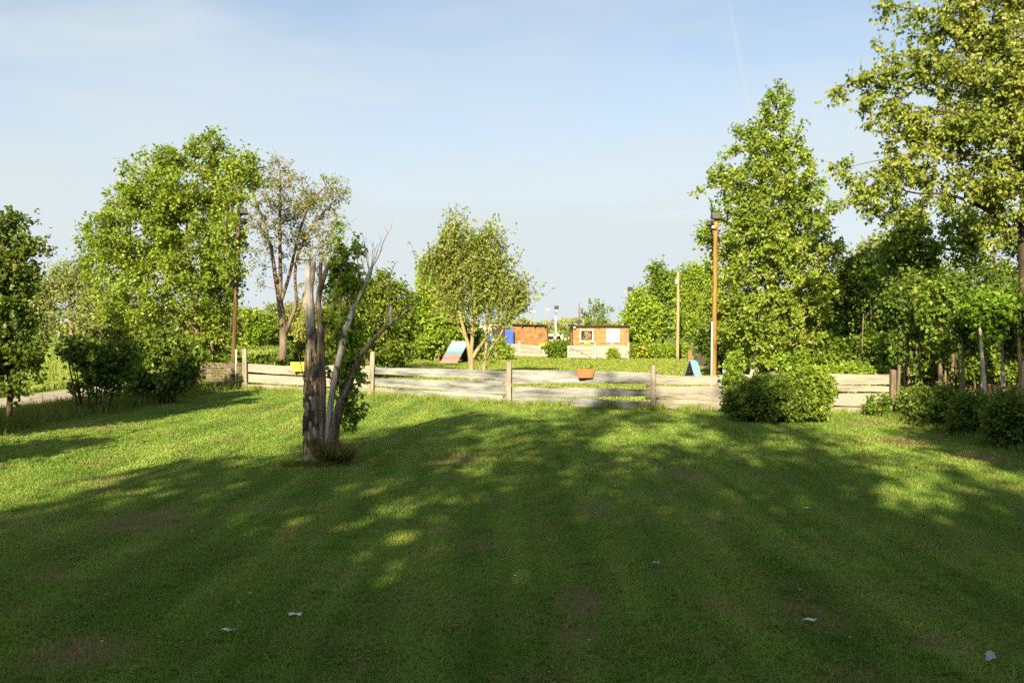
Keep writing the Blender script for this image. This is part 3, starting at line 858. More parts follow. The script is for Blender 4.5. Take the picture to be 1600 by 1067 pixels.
limb('branch', [(505, 730, .12), (503, 690, .082), (502, 640, .078), (501.5, 590, .070), (500.5, 550, .060), (501, 515, .052), (499, 490, .05), (497.5, 472, .042), (501, 450, .044), (506, 434, .040), (511, 421, .033), (514, 414, .03)], M['snag_brown'], 12)
limb('branch', [(502, 446, .034), (500, 432, .032), (501.5, 413, .027)], M['snag_brown'], 9)
limb('branch', [(507, 722, .06), (508, 700, .055), (513, 660, .052), (517, 630, .052), (521, 605, .05), (526, 578, .05), (534, 545, .052), (540, 518, .047), (548, 495, .042), (553, 479, .040)], M['snag_grey'], 11)
limb('branch', [(552, 483, .028), (559, 470, .020), (565, 456, .024), (570, 444, .027), (576, 432, .034), (579.5, 421, .030)], M['snag_grey'], 9)
limb('branch', [(549, 486, .014), (546, 472, .012), (542, 458, .010)], M['snag_grey'], 6)
limb('trunk', [(521, 728, .11), (520, 700, .09), (523, 670, .075), (529, 640, .062), (537, 618, .052), (547, 598, .05), (556, 572, .048), (570, 548, .04), (588, 527, .034), (603, 510, .032), (611, 503, .026)], M['snag_brown'], 12, jag=False)
limb('branch', [(588, 527, .036), (603, 510, .034), (611, 503, .028), (609.5, 492, .022), (611.5, 481, .018)], M['snag_grey'], 8)
tw = MB()
for its in ([(609, 490, .013), (607, 468, .009), (608, 440, .008), (612, 424, .006), (617, 413, .004), (622, 408, .003)], [(600, 496, .009), (615, 489, .011), (632, 482, .010), (648, 478.5, .008)], [(611, 503, .015), (626, 496, .014), (634, 487, .011), (641, 482, .009), (647, 479, .004)]):
    P, Rr = smooth_path(tk(SY, its), .05); tw.tube(P, Rr, 6)
for (x0, y0, x1, y1, bend, r0) in [(578, 424, 612, 354, 7, .011), (577, 426, 566, 364, -2, .009), (579, 424, 597, 372, 1, .009), (574, 436, 557, 378, -4, .008), (579, 424, 584, 378, 2, .008),
                                    (563, 460, 556, 392, -3, .008), (565, 456, 569, 400, 2, .006), (575, 434, 590, 380, 3, .007), (570, 444, 549, 372, -5, .006), (577, 428, 573, 380, 0, .006)]:
    its = [(x0, y0, r0), ((x0 * 2 + x1) / 3 + bend * .3, (y0 * 2 + y1) / 3, r0 * .75), ((x0 + 2 * x1) / 3 - bend * .2, (y0 + 2 * y1) / 3, r0 * .55), (x1, y1, r0 * .25)]
    P, Rr = smooth_path(tk(SY, its), .06); tw.tube(P, Rr, 5)
    for q_ in range(3):
        i = prng.randrange(len(P) // 3, len(P)); s0 = P[i]
        tw.tube([s0, s0 + Vector((prng.gauss(0, .06), prng.gauss(0, .04), prng.uniform(.06, .16)))], [r0 * .35, .0015], 4)
tw.build('twigs', M['twig_grey'], sn, True)
for its in ([(512, 720, .012), (507, 660, .010), (509, 600, .009), (505, 560, .008), (511, 500, .006), (531, 430, .006), (534, 370, .004)],
            [(520, 715, .02), (531, 640, .018), (530, 560, .017), (532, 470, .015), (535, 400, .01)], [(534, 560, .012), (545, 500, .010), (549, 440, .008)],
            [(498, 720, .010), (474, 585, .006), (463, 545, .003)], [(476, 600, .005), (468, 560, .004), (470, 540, .002)]):
    P, Rr = smooth_path(tk(SY, its), .08)
    MB().tube(P, Rr, 6).build('shoot', M['bark'], sn, True)
# loose plates of bark still clinging to the lower trunk
axis_pts = tk(SY, [(491, 714, .155), (489.5, 680, .128), (488, 640, .112), (487.5, 605, .100), (487.5, 575, .090), (487, 540, .078)])
AP, AR = smooth_path(axis_pts, .03)
for q_ in range(26):
    i = prng.randrange(0, len(AP) - 12); a0 = prng.uniform(3.0, 6.6); wd = prng.uniform(.35, .8); ln = prng.randrange(4, 11)
    vs = []; fs = []; nu = 6
    for j in range(ln + 1):
        for k in range(nu):
            an = a0 + wd * (k / (nu - 1) - .5) * (1 - .35 * abs(2 * j / ln - 1)) + prng.gauss(0, .05)
            edge = (k in (0, nu - 1)) or (j in (0, ln))
            r_ = AR[i + j] * 1.16 + (.012 if not edge else .002) + prng.uniform(0, .008)
            c_ = AP[i + j]; vs.append((c_.x + math.cos(an) * r_, c_.y + math.sin(an) * r_, c_.z + prng.uniform(-.012, .012)))
    for j in range(ln):
        for k in range(nu - 1): fs.append((j * nu + k, j * nu + k + 1, (j + 1) * nu + k + 1, (j + 1) * nu + k))
    o = MB().add(vs, fs).build('bark_plate', M['bark_dark' if q_ % 3 else 'bark_pale'], sn)
    so_ = o.modifiers.new('thickness', 'SOLIDIFY'); so_.thickness = .008
# live leafy shoots from the stump
C = blobs_pts(rng, ebl(SY + .12, [(531, 372, 6, 22, 1.2), (533, 410, 16, 22, 1.5), (545, 440, 26, 24, 1.6), (557, 400, 12, 22, .7), (530, 452, 18, 18, .8), (522, 500, 14, 30, 1.0), (545, 510, 20, 34, 1.3), (556, 555, 16, 26, 1.2), (535, 545, 16, 26, .9),
                                 (560, 465, 14, 20, .5), (540, 585, 26, 20, 1.1), (562, 580, 14, 10, .8), (545, 620, 17, 24, 1.3), (556, 640, 12, 18, 1.0), (548, 660, 16, 11, 1.0), (512, 570, 10, 22, .3)]), 260, .35, .12)
C = C[C[:, 2] > .15]
t = Tree(rng, [tk(SY, [(522, 705, .012), (531, 640, .010), (530, 560, .009), (532, 470, .008), (534, 390, .006)]), tk(SY, [(527, 670, .012), (545, 620, .01), (550, 590, .006)]), tk(SY, [(532, 560, .01), (545, 500, .01), (549, 440, .006)])], C, tip_r=.0022, gnarl=.05, kup=.9, rmax=.009)
V, T = t.leaves(per=3, m=5, length=.12, size=.072, bias=(0, 0, .25), along=.8, droop=.35, kind=maple_tris, up=.9)
t.wood.build('shoot', M['bark'], sn, True)
link_mesh('foliage', np_mesh('foliage', V, T), LM['shoot'], sn)
# tussock of long grass at its foot
n = 2600
an = rng.uniform(0, 2 * np.pi, n); ra = np.sqrt(rng.uniform(0, 1, n))
b0 = gp(518, 722)
P = np.column_stack([b0.x + np.cos(an) * ra * .20 + .04, b0.y - .15 + np.sin(an) * ra * .12, np.zeros(n)])
dirv = np.column_stack([np.cos(an) * rng.uniform(.2, 1.3, n) + .55, np.sin(an) * .6 - .25, rng.uniform(.6, 1.7, n)])
h_ = rng.uniform(.18, .50, n)[:, None]
dv = unit(dirv)
B = unit(np.cross(dv, rng.normal(size=(n, 3)))) * .004
mid_ = P + dv * h_ * .55 + np.array([0, 0, .03]); top = P + dv * h_ * np.array([.9, .9, .95])
top[:, 2] = np.maximum(top[:, 2], .015)
V = np.stack([P - B, P + B, mid_ + B, mid_ - B, top], 1).reshape(-1, 3); i = np.arange(n)[:, None] * 5
T = np.concatenate([i + np.array([[0, 1, 2]]), i + np.array([[0, 2, 3]]), i + np.array([[3, 2, 4]])], 1).reshape(-1, 3)
tag(link_mesh('grass_tussock', np_mesh('grass_tussock', V, T), M['tussock']), 'shaggy tussock of long dry grass at the foot of the dead tree', 'grass tussock')
n = 1500
P = np.column_stack([pt(490, 722, SY).x + rng.normal(size=n) * .20, SY - .22 - abs(rng.normal(size=n)) * .10])
blades('stump_grass', P, .10, .008, M['shade_grass'], .45, label='uncut grass round the foot of the dead tree', cat='grass', seed=19)
# ---------------------------------------------------------------- poles and lights
M['pole_orange'] = surf_mat('orange_pole', [(0.10, 0.048, 0.014), (0.22, 0.125, 0.036), (0.31, 0.19, 0.065)], scale=(14, 14, 1.5), rough=.75, bump=.3, bump_scale=4)
M['pole_olive'] = surf_mat('mossy_pole', [(0.035, 0.026, 0.011), (0.085, 0.06, 0.022), (0.15, 0.11, 0.045)], scale=(14, 14, 1.5), rough=.85, bump=.3, bump_scale=4)
M['pole_pale'] = surf_mat('pale_pole', [(0.24, 0.17, 0.095), (0.36, 0.27, 0.17)], scale=(14, 14, 1.5), rough=.8)
M['white_paint'] = surf_mat('white_paint', [(0.48, 0.47, 0.45), (0.6, 0.6, 0.58)], scale=(6, 6, 6), rough=.6, spec=.3)
M['conduit'] = surf_mat('white_conduit', [(0.6, 0.6, 0.6), (0.78, 0.78, 0.78)], rough=.45, spec=.4)
M['black'] = surf_mat('black_plastic', [(0.012, 0.012, 0.013), (0.03, 0.03, 0.03)], rough=.5, spec=.4)
M['grey_metal'] = surf_mat('grey_metal', [(0.25, 0.25, 0.25), (0.4, 0.4, 0.4)], rough=.45, metallic=.6)
def glass_mat():
    m, N_, L_ = mat_new('dark_glass')
    p = N_('ShaderNodeBsdfPrincipled'); p.inputs['Base Color'].default_value = (0.02, 0.024, 0.022, 1); p.inputs['Roughness'].default_value = .08
    p.inputs['Specular IOR Level'].default_value = .7
    o = N_('ShaderNodeOutputMaterial'); L_(p.outputs[0], o.inputs['Surface']); return m
M['glass'] = glass_mat()
M['lamp_glass'] = surf_mat('lamp_glass', [(0.05, 0.055, 0.055), (0.10, 0.11, 0.10)], rough=.3, spec=.6)
M['red'] = surf_mat('red_plastic', [(0.4, 0.03, 0.02), (0.5, 0.05, 0.03)], rough=.5)

def flood(parent, c, w_, h_, yaw, pitch):
    """square floodlight: finned housing, frame, glass, bracket"""
    Mx = Matrix.Translation(c) @ Matrix.Rotation(yaw, 4, 'Z') @ Matrix.Rotation(pitch, 4, 'X')
    mb = MB(); mb.box(-w_ / 2, w_ / 2, -.03, .05, -h_ / 2, h_ / 2, Mx)
    for k in range(5):
        xx = -w_ / 2 + w_ * (k + .5) / 5; mb.box(xx - .006, xx + .006, .05, .10, -h_ * .4, h_ * .4, Mx)
    o = mb.build('floodlight', M['black'], parent)
    fr = MB()
    for (x0, x1, z0, z1) in ((-w_ / 2, w_ / 2, h_ / 2 - .02, h_ / 2), (-w_ / 2, w_ / 2, -h_ / 2, -h_ / 2 + .02), (-w_ / 2, -w_ / 2 + .02, -h_ / 2 + .02, h_ / 2 - .02), (w_ / 2 - .02, w_ / 2, -h_ / 2 + .02, h_ / 2 - .02)):
        fr.box(x0, x1, -.045, -.0305, z0, z1, Mx)
    fr.build('frame', M['black'], o)
    MB().box(-w_ / 2 + .02, w_ / 2 - .02, -.038, -.031, -h_ / 2 + .02, h_ / 2 - .02, Mx).build('glass', M['lamp_glass'], o)
    MB().tube([Mx @ Vector((-w_ / 2 - .01, 0, 0)), Mx @ Vector((-w_ / 2 - .01, .1, -.03)), Mx @ Vector((0, .16, -.06)), Mx @ Vector((w_ / 2 + .01, .1, -.03)), Mx @ Vector((w_ / 2 + .01, 0, 0))], .010, 6).build('bracket', M['black'], o)
    return o

def pole(name, label, cat, Y, px0, px1, py1, r0, r1, mat, group=None):
    top = pt(px1, py1, Y); b = pt(px0, 510, Y); b.z = 0
    e = empty(name, b, label, cat, group)
    P = [b.lerp(top, k / 8) for k in range(9)]; P[0].z = -.2
    pr = random.Random(int(px0)); P = [p_ + Vector((pr.gauss(0, .008), pr.gauss(0, .008), 0)) for p_ in P]
    MB().tube(P, [r0 + (r1 - r0) * k / 8 for k in range(9)], 14, wob=.03, rng=pr).build('post', mat, e, True)
    return e, b, top

# right: orange pole with two floodlights
e, b, top = pole('light_pole', 'orange wooden light pole with two floodlights in front of the tall conical tree', 'light pole', 25.1, 1116, 1118, 343, .075, .065, M['pole_orange'])
MB().tube([b + Vector((-.10, -.07, -.1)), b.lerp(top, .25) + Vector((-.095, -.06, 0)), b.lerp(top, .42) + Vector((-.09, -.06, 0))], .024, 8).build('conduit', M['conduit'], e, True)
flood(e, pt(1117, 338, 25.1) + Vector((0, -.12, 0)), .27, .23, .1, R(-14))
flood(e, pt(1108.5, 350, 25.1) + Vector((0, -.05, 0)), .17, .13, R(-50), R(-22))
MB().tube([pt(1115, 357, 25.0), pt(1115, 353.5, 25.0)], .06, 10).build('sensor', M['conduit'], e, True)
MB().box(pt(1117, 356, 25.1).x - .02, pt(1117, 356, 25.1).x + .035, 24.96, 25.01, pt(0, 359, 25.0).z, pt(0, 354, 25.0).z).build('switch', M['red'], e)
MB().tube([pt(1113, 331, 25.1), pt(1112, 326, 25.1), pt(1112, 317, 25.1)], [.05, .03, .012], 8).build('antenna', M['black'], e, True)
# left: mossy pole
e, b, top = pole('light_pole', 'tall mossy pole with two floodlights beside the big left tree', 'light pole', 28.8, 362.5, 376, 262, .082, .062, M['pole_olive'])
mid = lambda t_: b.lerp(top, t_)
MB().tube([mid(0) + Vector((.14, -.06, -.1)), mid(.08) + Vector((.12, -.06, 0)), mid(.17) + Vector((.10, -.07, 0))], .022, 8).build('conduit', M['conduit'], e, True)
flood(e, pt(381, 331, 28.8) + Vector((0, -.1, 0)), .30, .26, R(35), R(-30))
flood(e, pt(382, 346, 28.8) + Vector((0, -.1, 0)), .24, .18, R(45), R(-30))
for k in (.28, .47):
    c = mid(k); MB().tube([c + Vector((-.12, -.02, -.25)), c + Vector((-.10, -.02, .25))], .05, 8).build('splint', M['bark_dark'], e, True)
# middle pole and the far lamp posts
e, b, top = pole('light_pole', 'bare tan pole standing in front of the clipped hedge at the far lawn', 'pole', 50.5, 1059, 1059.5, 425, .095, .075, M['pole_pale'])
MB().box(b.x - .20, b.x - .06, 50.3, 50.5, pt(0, 444, 50.5).z, pt(0, 436, 50.5).z).build('lamp_box', M['grey_metal'], e)
for (px, py, Y, r0, lamp, lab) in [(983, 452, 66, .09, 1, 'pale lamp post rising above the round tree right of the brick hut'),
                                   (905, 474, 68, .075, 2, 'thin dark post standing behind the left end of the hut roof'),
                                   (868.5, 481, 72, .095, 1, 'white lamp post standing above the person by the hedge'),
                                   (853, 483, 86, .07, 0, 'faint pale lamp post farthest back between the huts'),
                                   (829.5, 487, 66, .075, 0, 'white post standing behind the left hut by the windswept tree')]:
    e, b, top = pole('lamp_post', lab, 'lamp post', Y, px, px, py, r0, r0 * .7, M['pole_pale' if lamp != 2 else 'bark_red'] if px < 860 or px > 900 else M['white_paint'], 'far poles behind the huts')
    if lamp == 1:
        MB().box(top.x - .12, top.x + .26, Y - .2, Y + .12, top.z - .12, top.z + .18).build('lamp_head', M['black'], e)
        MB().tube([top + Vector((-.1, -.1, -.25)), top + Vector((.02, -.05, -.62))], .09, 6).build('bracket', M['grey_metal'], e)
    elif lamp == 2:
        c = b.lerp(top, .62); MB().box(c.x - .1, c.x + .2, Y - .2, Y + .1, c.z - .12, c.z + .16).build('lamp_head', M['black'], e)
    else:
        MB().box(top.x - .1, top.x + .4, Y - .1, Y + .1, top.z - .06, top.z + .06).build('lamp_arm', M['grey_metal'], e)

# ---------------------------------------------------------------- huts
def brick_mat(name, c1, c2, mortar, bw=.42, bh=.14):
    m, N_, L_ = mat_new(name)
    g = N_('ShaderNodeNewGeometry'); s_ = N_('ShaderNodeSeparateXYZ'); L_(g.outputs['Position'], s_.inputs[0])
    sx = N_('ShaderNodeMath'); sx.operation = 'ADD'; L_(s_.outputs[0], sx.inputs[0]); L_(s_.outputs[1], sx.inputs[1])
    cb_ = N_('ShaderNodeCombineXYZ'); L_(sx.outputs[0], cb_.inputs[0]); L_(s_.outputs[2], cb_.inputs[1])
    bt = N_('ShaderNodeTexBrick'); bt.inputs['Scale'].default_value = 1; bt.inputs['Brick Width'].default_value = bw; bt.inputs['Row Height'].default_value = bh
    bt.inputs['Mortar Size'].default_value = .012; bt.inputs['Color1'].default_value = (*c1, 1); bt.inputs['Color2'].default_value = (*c2, 1); bt.inputs['Mortar'].default_value = (*mortar, 1)
    L_(cb_.outputs[0], bt.inputs['Vector'])
    nz_ = N_('ShaderNodeTexNoise'); nz_.inputs['Scale'].default_value = 3; nz_.inputs['Detail'].default_value = 8; L_(g.outputs['Position'], nz_.inputs['Vector'])
    mr_ = N_('ShaderNodeMapRange'); mr_.inputs[1].default_value = .3; mr_.inputs[2].default_value = .7; mr_.inputs[3].default_value = .65; mr_.inputs[4].default_value = 1.3; L_(nz_.outputs['Fac'], mr_.inputs[0])
    mu = N_('ShaderNodeMixRGB'); mu.blend_type = 'MULTIPLY'; mu.inputs['Fac'].default_value = 1; L_(bt.outputs['Color'], mu.inputs['Color1']); L_(mr_.outputs[0], mu.inputs['Color2'])
    p = N_('ShaderNodeBsdfPrincipled'); p.inputs['Roughness'].default_value = .9; p.inputs['Specular IOR Level'].default_value = .1; L_(mu.outputs[0], p.inputs['Base Color'])
    o = N_('ShaderNodeOutputMaterial'); L_(p.outputs[0], o.inputs['Surface']); return m
M['brick'] = brick_mat('tan_brick', (.22, .125, .055), (.30, .175, .085), (.20, .15, .10))
M['brick_two'] = brick_mat('brown_shingle', (.20, .105, .045), (.27, .15, .068), (.14, .085, .05), .5, .11)
M['roof_felt'] = surf_mat('roof_felt', [(0.02, 0.02, 0.02), (0.05, 0.048, 0.045)], rough=.9)
M['yellow_trim'] = surf_mat('yellow_trim', [(0.5, 0.34, 0.07), (0.6, 0.45, 0.12)], rough=.7)
M['blue'] = surf_mat('blue_paint', [(0.018, 0.055, 0.36), (0.03, 0.085, 0.47)], scale=(3, 3, 3), rough=.45, spec=.4)
M['interior'] = surf_mat('dark_room', [(0.03, 0.025, 0.02), (0.06, 0.05, 0.04)], rough=1)

Y = 57.0
a, b = pt(895.5, 508, Y), pt(982.5, 509.5, Y)
e = empty('brick_hut', ((a.x + b.x) / 2, Y + 1.3, 0), 'low tan brick hut with a white framed window and a white shutter', 'hut')
wx0, wx1, wz0, wz1 = pt(908.5, 0, Y).x, pt(927, 0, Y).x, pt(0, 532.5, Y).z, pt(0, 515.5, Y).z
mb = MB(); zt = 2.14
mb.box(a.x, wx0, Y, Y + 2.6, 0, zt); mb.box(wx1, b.x, Y, Y + 2.6, 0, zt)
mb.box(wx0, wx1, Y, Y + .2, 0, wz0); mb.box(wx0, wx1, Y, Y + .2, wz1, zt)
mb.build('wall', M['brick'], e)
MB().box(wx0, wx1, Y + 1.4, Y + 1.5, 0, zt).build('interior', M['interior'], e)
ro = MB().box(a.x - .14, b.x + .14, Y - .22, Y + 2.8, zt + .004, zt + .11).build('roof', M['roof_felt'], e)
MB().box(a.x - .02, b.x - .1, Y - .035, Y - .003, zt - .09, zt - .002).build('trim', M['yellow_trim'], e)
MB().box(b.x + .002, b.x + .06, Y - .05, Y + .06, 0, zt).build('downpipe', M['roof_felt'], e)
def window(parent, x0, x1, z0, z1, Y, bw=.075, mullion=False):
    f = MB()
    for q_ in ((x0, x1, z1 - bw, z1), (x0, x1, z0, z0 + bw), (x0, x0 + bw, z0 + bw, z1 - bw), (x1 - bw, x1, z0 + bw, z1 - bw)):
        f.box(q_[0], q_[1], Y - .05, Y + .06, q_[2], q_[3])
    fo = f.build('window', M['white_paint'], parent)
    MB().box(x0 + bw, x1 - bw, Y + .01, Y + .022, z0 + bw, z1 - bw).build('pane', M['glass'], fo)
    MB().box(x0 - .05, x1 + .05, Y - .12, Y - .052, z0 - .05, z0 + .01).build('sill', M['white_paint'], fo)
    return fo
wf = window(e, pt(907, 0, Y).x, pt(928, 0, Y).x, pt(0, 533.5, Y).z, pt(0, 514.8, Y).z, Y)
# pale decoration showing inside the pane: dried wreath
rg = np.random.default_rng(4); n = 160
cx, cz = pt(918.5, 524, Y).x, pt(0, 525, Y).z
P = np.column_stack([cx + rg.normal(size=n) * .15, Y - .005 + rg.normal(size=n) * .006, cz + rg.normal(size=n) * .20])
V, T = leaf_tris(rg, P, rg.normal(size=(n, 3)) * np.array([1, .1, 1]), .11)
M['dried'] = surf_mat('dried_flowers', [(0.18, 0.10, 0.05), (0.45, 0.33, 0.2)], scale=(20, 20, 20))
tag(link_mesh('wreath', np_mesh('wreath', V, T), M['dried']), 'dried flower wreath hanging in the window of the brick hut', 'wreath')
sx0, sx1, sz0, sz1 = pt(948.5, 0, Y).x, pt(969.5, 0, Y).x, pt(0, 534, Y).z, pt(0, 515, Y).z
sh = MB().box(sx0, sx1, Y - .06, Y - .003, sz0, sz1).build('shutter', M['white_paint'], e)
for q_ in ((sx0 - .03, sx1 + .03, sz1, sz1 + .035), (sx0 - .03, sx1 + .03, sz0 - .035, sz0)): MB().box(q_[0], q_[1], Y - .075, Y - .003, q_[2], q_[3]).build('batten', M['white_paint'], sh)
lx = pt(898, 0, Y).x; lz = pt(0, 511.5, Y).z
lo = MB().box(lx - .09, lx + .09, Y - .16, Y - .003, lz - .1, lz + .08).build('wall_lamp', M['black'], e)
MB().tube([Vector((lx, Y - .2, lz - .01)), Vector((lx, Y - .161, lz - .01))], .07, 10).build('lens', M['conduit'], lo)
# small brown cupboard beside it
c0, c1 = pt(892.2, 0, 57.6).x, pt(895.2, 0, 57.6).x
cu = MB().box(c0, c1 - .02, 57.5, 58.5, 0, pt(0, 517.5, 57.6).z).build('shed', surf_mat('dark_red_board', [(.10, .05, .035), (.17, .09, .06)], scale=(2, 2, 12)), None)
tag(cu, 'narrow dark red cupboard shed against the left side of the brick hut', 'shed')
MB().box(c0 - .05, c1 - .022, 57.42, 58.55, pt(0, 517.5, 57.6).z + .003, pt(0, 517.5, 57.6).z + .06).build('roof', M['roof_felt'], cu)

Y = 62.0
a, b = pt(800.5, 508, Y), pt(857.5, 509, Y)
zt = pt(0, 508.6, Y).z
e = empty('shingle_hut', ((a.x + b.x) / 2, Y + 1.5, 0), 'brown shingled hut with slanting dark roof edge left of the person', 'hut')
mb = MB(); mb.hexa([Vector((a.x, Y, 0)), Vector((b.x + .08, Y, 0)), Vector((b.x, Y + 3, 0)), Vector((a.x, Y + 3, 0)), Vector((a.x, Y, zt + .05)), Vector((b.x - .22, Y, zt - .02)), Vector((b.x - .28, Y + 3, zt)), Vector((a.x, Y + 3, zt + .05))])
mb.build('wall', M['brick_two'], e)
MB().hexa([Vector((a.x - .1, Y - .25, zt + .055)), Vector((b.x - .1, Y - .25, zt - .012)), Vector((b.x - .1, Y + 3.2, zt - .01)), Vector((a.x - .1, Y + 3.2, zt + .055)),
           Vector((a.x - .1, Y - .25, zt + .14)), Vector((b.x - .1, Y - .25, zt + .06)), Vector((b.x - .1, Y + 3.2, zt + .07)), Vector((a.x - .1, Y + 3.2, zt + .14))]).build('roof', M['roof_felt'], e)
MB().hexa([Vector((b.x - .0 + .085, Y - .05, 0)), Vector((b.x + .20, Y - .05, 0)), Vector((b.x + .20, Y + .1, 0)), Vector((b.x + .085, Y + .1, 0)),
           Vector((b.x - .215, Y - .05, zt - .03)), Vector((b.x - .10, Y - .05, zt - .03)), Vector((b.x - .10, Y + .1, zt - .03)), Vector((b.x - .215, Y + .1, zt - .03))]).build('corner_board', M['roof_felt'], e)
for px in (815, 835, 851):
    x = pt(px, 0, Y).x; MB().box(x - .05, x + .05, Y - .30, Y - .26, zt - .10, zt + .12).build('rafter_end', M['roof_felt'], e)
# blue kiosk
a, b = pt(744, 510, Y), pt(803, 510, Y)
e = empty('blue_kiosk', ((a.x + b.x) / 2, Y + 1.2, 0), 'blue kiosk with a white header behind the windswept tree', 'kiosk')
zk = pt(0, 508.5, Y).z
mb = MB(); mb.box(a.x, b.x - .72, Y + .05, Y + 2.4, 0, zk - .02); mb.build('wall', M['interior'], e)
MB().box(a.x - .02, a.x + 1.55, Y - .02, Y + .05, zk - .34, zk).build('header', M['white_paint'], e)
MB().box(a.x - .04, b.x - .70, Y - .1, Y + 2.5, zk + .003, zk + .06).build('roof', M['white_paint'], e)
d1 = MB().box(a.x + .08, a.x + 1.28, Y - .06, Y + .045, .25, zk - .345).build('door', M['blue'], e)
for k in range(3):   # white window panels of the door
    x0 = a.x + .30 + k * .30
    f = MB().box(x0, x0 + .24, Y - .075, Y - .063, zk - .86, zk - .42).build('panel', M['white_paint'], d1)
    MB().box(x0 + .05, x0 + .19, Y - .085, Y - .077, zk - .70, zk - .56).build('pane', M['blue'], f)
x0, x1 = pt(789, 0, Y - .4).x, pt(802.5, 0, Y - .4).x
bo = MB().box(x0, x1, Y - .45, Y - .39, .5, pt(0, 515, Y - .4).z).build('board', M['blue'], e)
bv = bo.modifiers.new('bevel', 'BEVEL'); bv.width = .05; bv.segments = 3
for x in (x0 + .04, x1 - .04): MB().tube([(x, Y - .36, 0), (x, Y - .36, 1.6)], .03, 6).build('leg', M['grey_metal'], bo)
MB().box(pt(768, 0, Y).x, pt(772, 0, Y).x, Y - .04, Y + .045, .3, 1.3).build('door', M['blue'], e)

# far white plank fence, gate
M['plank_white'] = plank_mat('whitish_plank', [(0.19, 0.18, 0.17), (0.28, 0.275, 0.265), (0.33, 0.325, 0.315)])
def low_fence(label, pts_, tops, seed):
    e = empty('plank_fence', (pts_[0][0], pts_[0][1], 0), label, 'fence')
    for i in range(len(pts_) - 1):
        a, b = pts_[i], pts_[i + 1]; h0, h1 = tops[i], tops[i + 1]
        n_ = 3
        for j in range(n_):
            f0, f1 = 1 - j / n_, 1 - (j + 1) / n_ + .035
            plank(a, b, (h0 * f0, h0 * f1), (h1 * f0, h1 * f1), seed + i * 5 + j, wave=.03).build('plank', M['plank_white'], e)
    for i, a in enumerate(pts_):
        MB().box(a[0] - .07, a[0] + .07, a[1] - .10, a[1] - .005, -.05, tops[i] + .22).build('post', M['plank_white'], e)
    return e
def xy(px, Y): return (pt(px, 540, Y).x, Y)
low_fence('far whitish plank fence in front of the blue kiosk and shingled hut', [xy(766, 60.5), xy(811.5, 58.5), xy(866, 56.0)], [.86, .88, .72], 200)
low_fence('far whitish plank fence in front of the brick hut', [xy(929.5, 53.5), xy(956, 53.7), xy(981.5, 53.9)], [.86, .90, .84], 230)
g0, g1 = xy(886.5, 53.4), xy(927, 53.4)
ge = empty('plank_gate', (g0[0], 53.4, 0), 'small white plank gate with a diagonal brace before the brick hut', 'gate')
for (z1, z0) in ((.86, .58), (.53, .33), (.29, .06)): plank(g0, g1, (z1, z0), (z1, z0), int(z1 * 100), wave=.012).build('plank', M['plank_white'], ge)
for x in (g0[0] + .05, g1[0] - .05): MB().box(x - .05, x + .05, 53.34, 53.395, .02, .9).build('upright', M['plank_white'], ge)
MB().hexa([Vector((g0[0] + .15, 53.36, .80)), Vector((g0[0] + .15, 53.36, .72)), Vector((g0[0] + .15, 53.39, .72)), Vector((g0[0] + .15, 53.39, .80)),
           Vector((g1[0] - .15, 53.36, .16)), Vector((g1[0] - .15, 53.36, .08)), Vector((g1[0] - .15, 53.39, .08)), Vector((g1[0] - .15, 53.39, .16))]).build('brace', M['pole_wood'], ge)
yy = 58.0
trough('flower_box', 843, 853, 536.5, 541, 56.4, [(0.55, 0.50, 0.02), (0.62, 0.56, 0.04)], 'bright yellow flower box on the far whitish fence', [(0, .02, 4)])
fb = trough('flower_box', 912, 922, 533.5, 537, 53.2, [(0.55, 0.42, 0.02), (0.62, 0.50, 0.04)], 'small yellow flower box on the post beside the white gate', [(-.4, .18, 20), (0.1, .25, 24), (.5, .2, 20)])

# ---------------------------------------------------------------- agility ramps, weave poles
def ramp_paint(name, cols, pos):
    """weathered paint with bands up the board: along local height"""
    m, N_, L_ = mat_new(name)
    g = N_('ShaderNodeNewGeometry'); s_ = N_('ShaderNodeSeparateXYZ'); L_(g.outputs['Position'], s_.inputs[0])
    nz_ = N_('ShaderNodeTexNoise'); nz_.inputs['Scale'].default_value = 4; nz_.inputs['Detail'].default_value = 8; L_(g.outputs['Position'], nz_.inputs['Vector'])
    ma = N_('ShaderNodeMath'); ma.operation = 'MULTIPLY_ADD'; ma.inputs[1].default_value = .16; L_(nz_.outputs['Fac'], ma.inputs[0]); L_(s_.outputs[2], ma.inputs[2])
    mr_ = N_('ShaderNodeMapRange'); mr_.inputs[1].default_value = .08; mr_.inputs[2].default_value = 1.38; L_(ma.outputs[0], mr_.inputs[0])
    r = ramp(N_, cols, pos); L_(mr_.outputs[0], r.inputs['Fac'])
    p = N_('ShaderNodeBsdfPrincipled'); p.inputs['Roughness'].default_value = .6; L_(r.outputs[0], p.inputs['Base Color'])
    o = N_('ShaderNodeOutputMaterial'); L_(p.outputs[0], o.inputs['Surface']); return m
M['ramp_paint'] = ramp_paint('faded_ramp_paint', [(.24, .185, .17), (.26, .115, .105), (.24, .145, .14), (.075, .16, .25), (.15, .25, .32), (.20, .30, .36)], [0, .22, .37, .41, .6, 1])
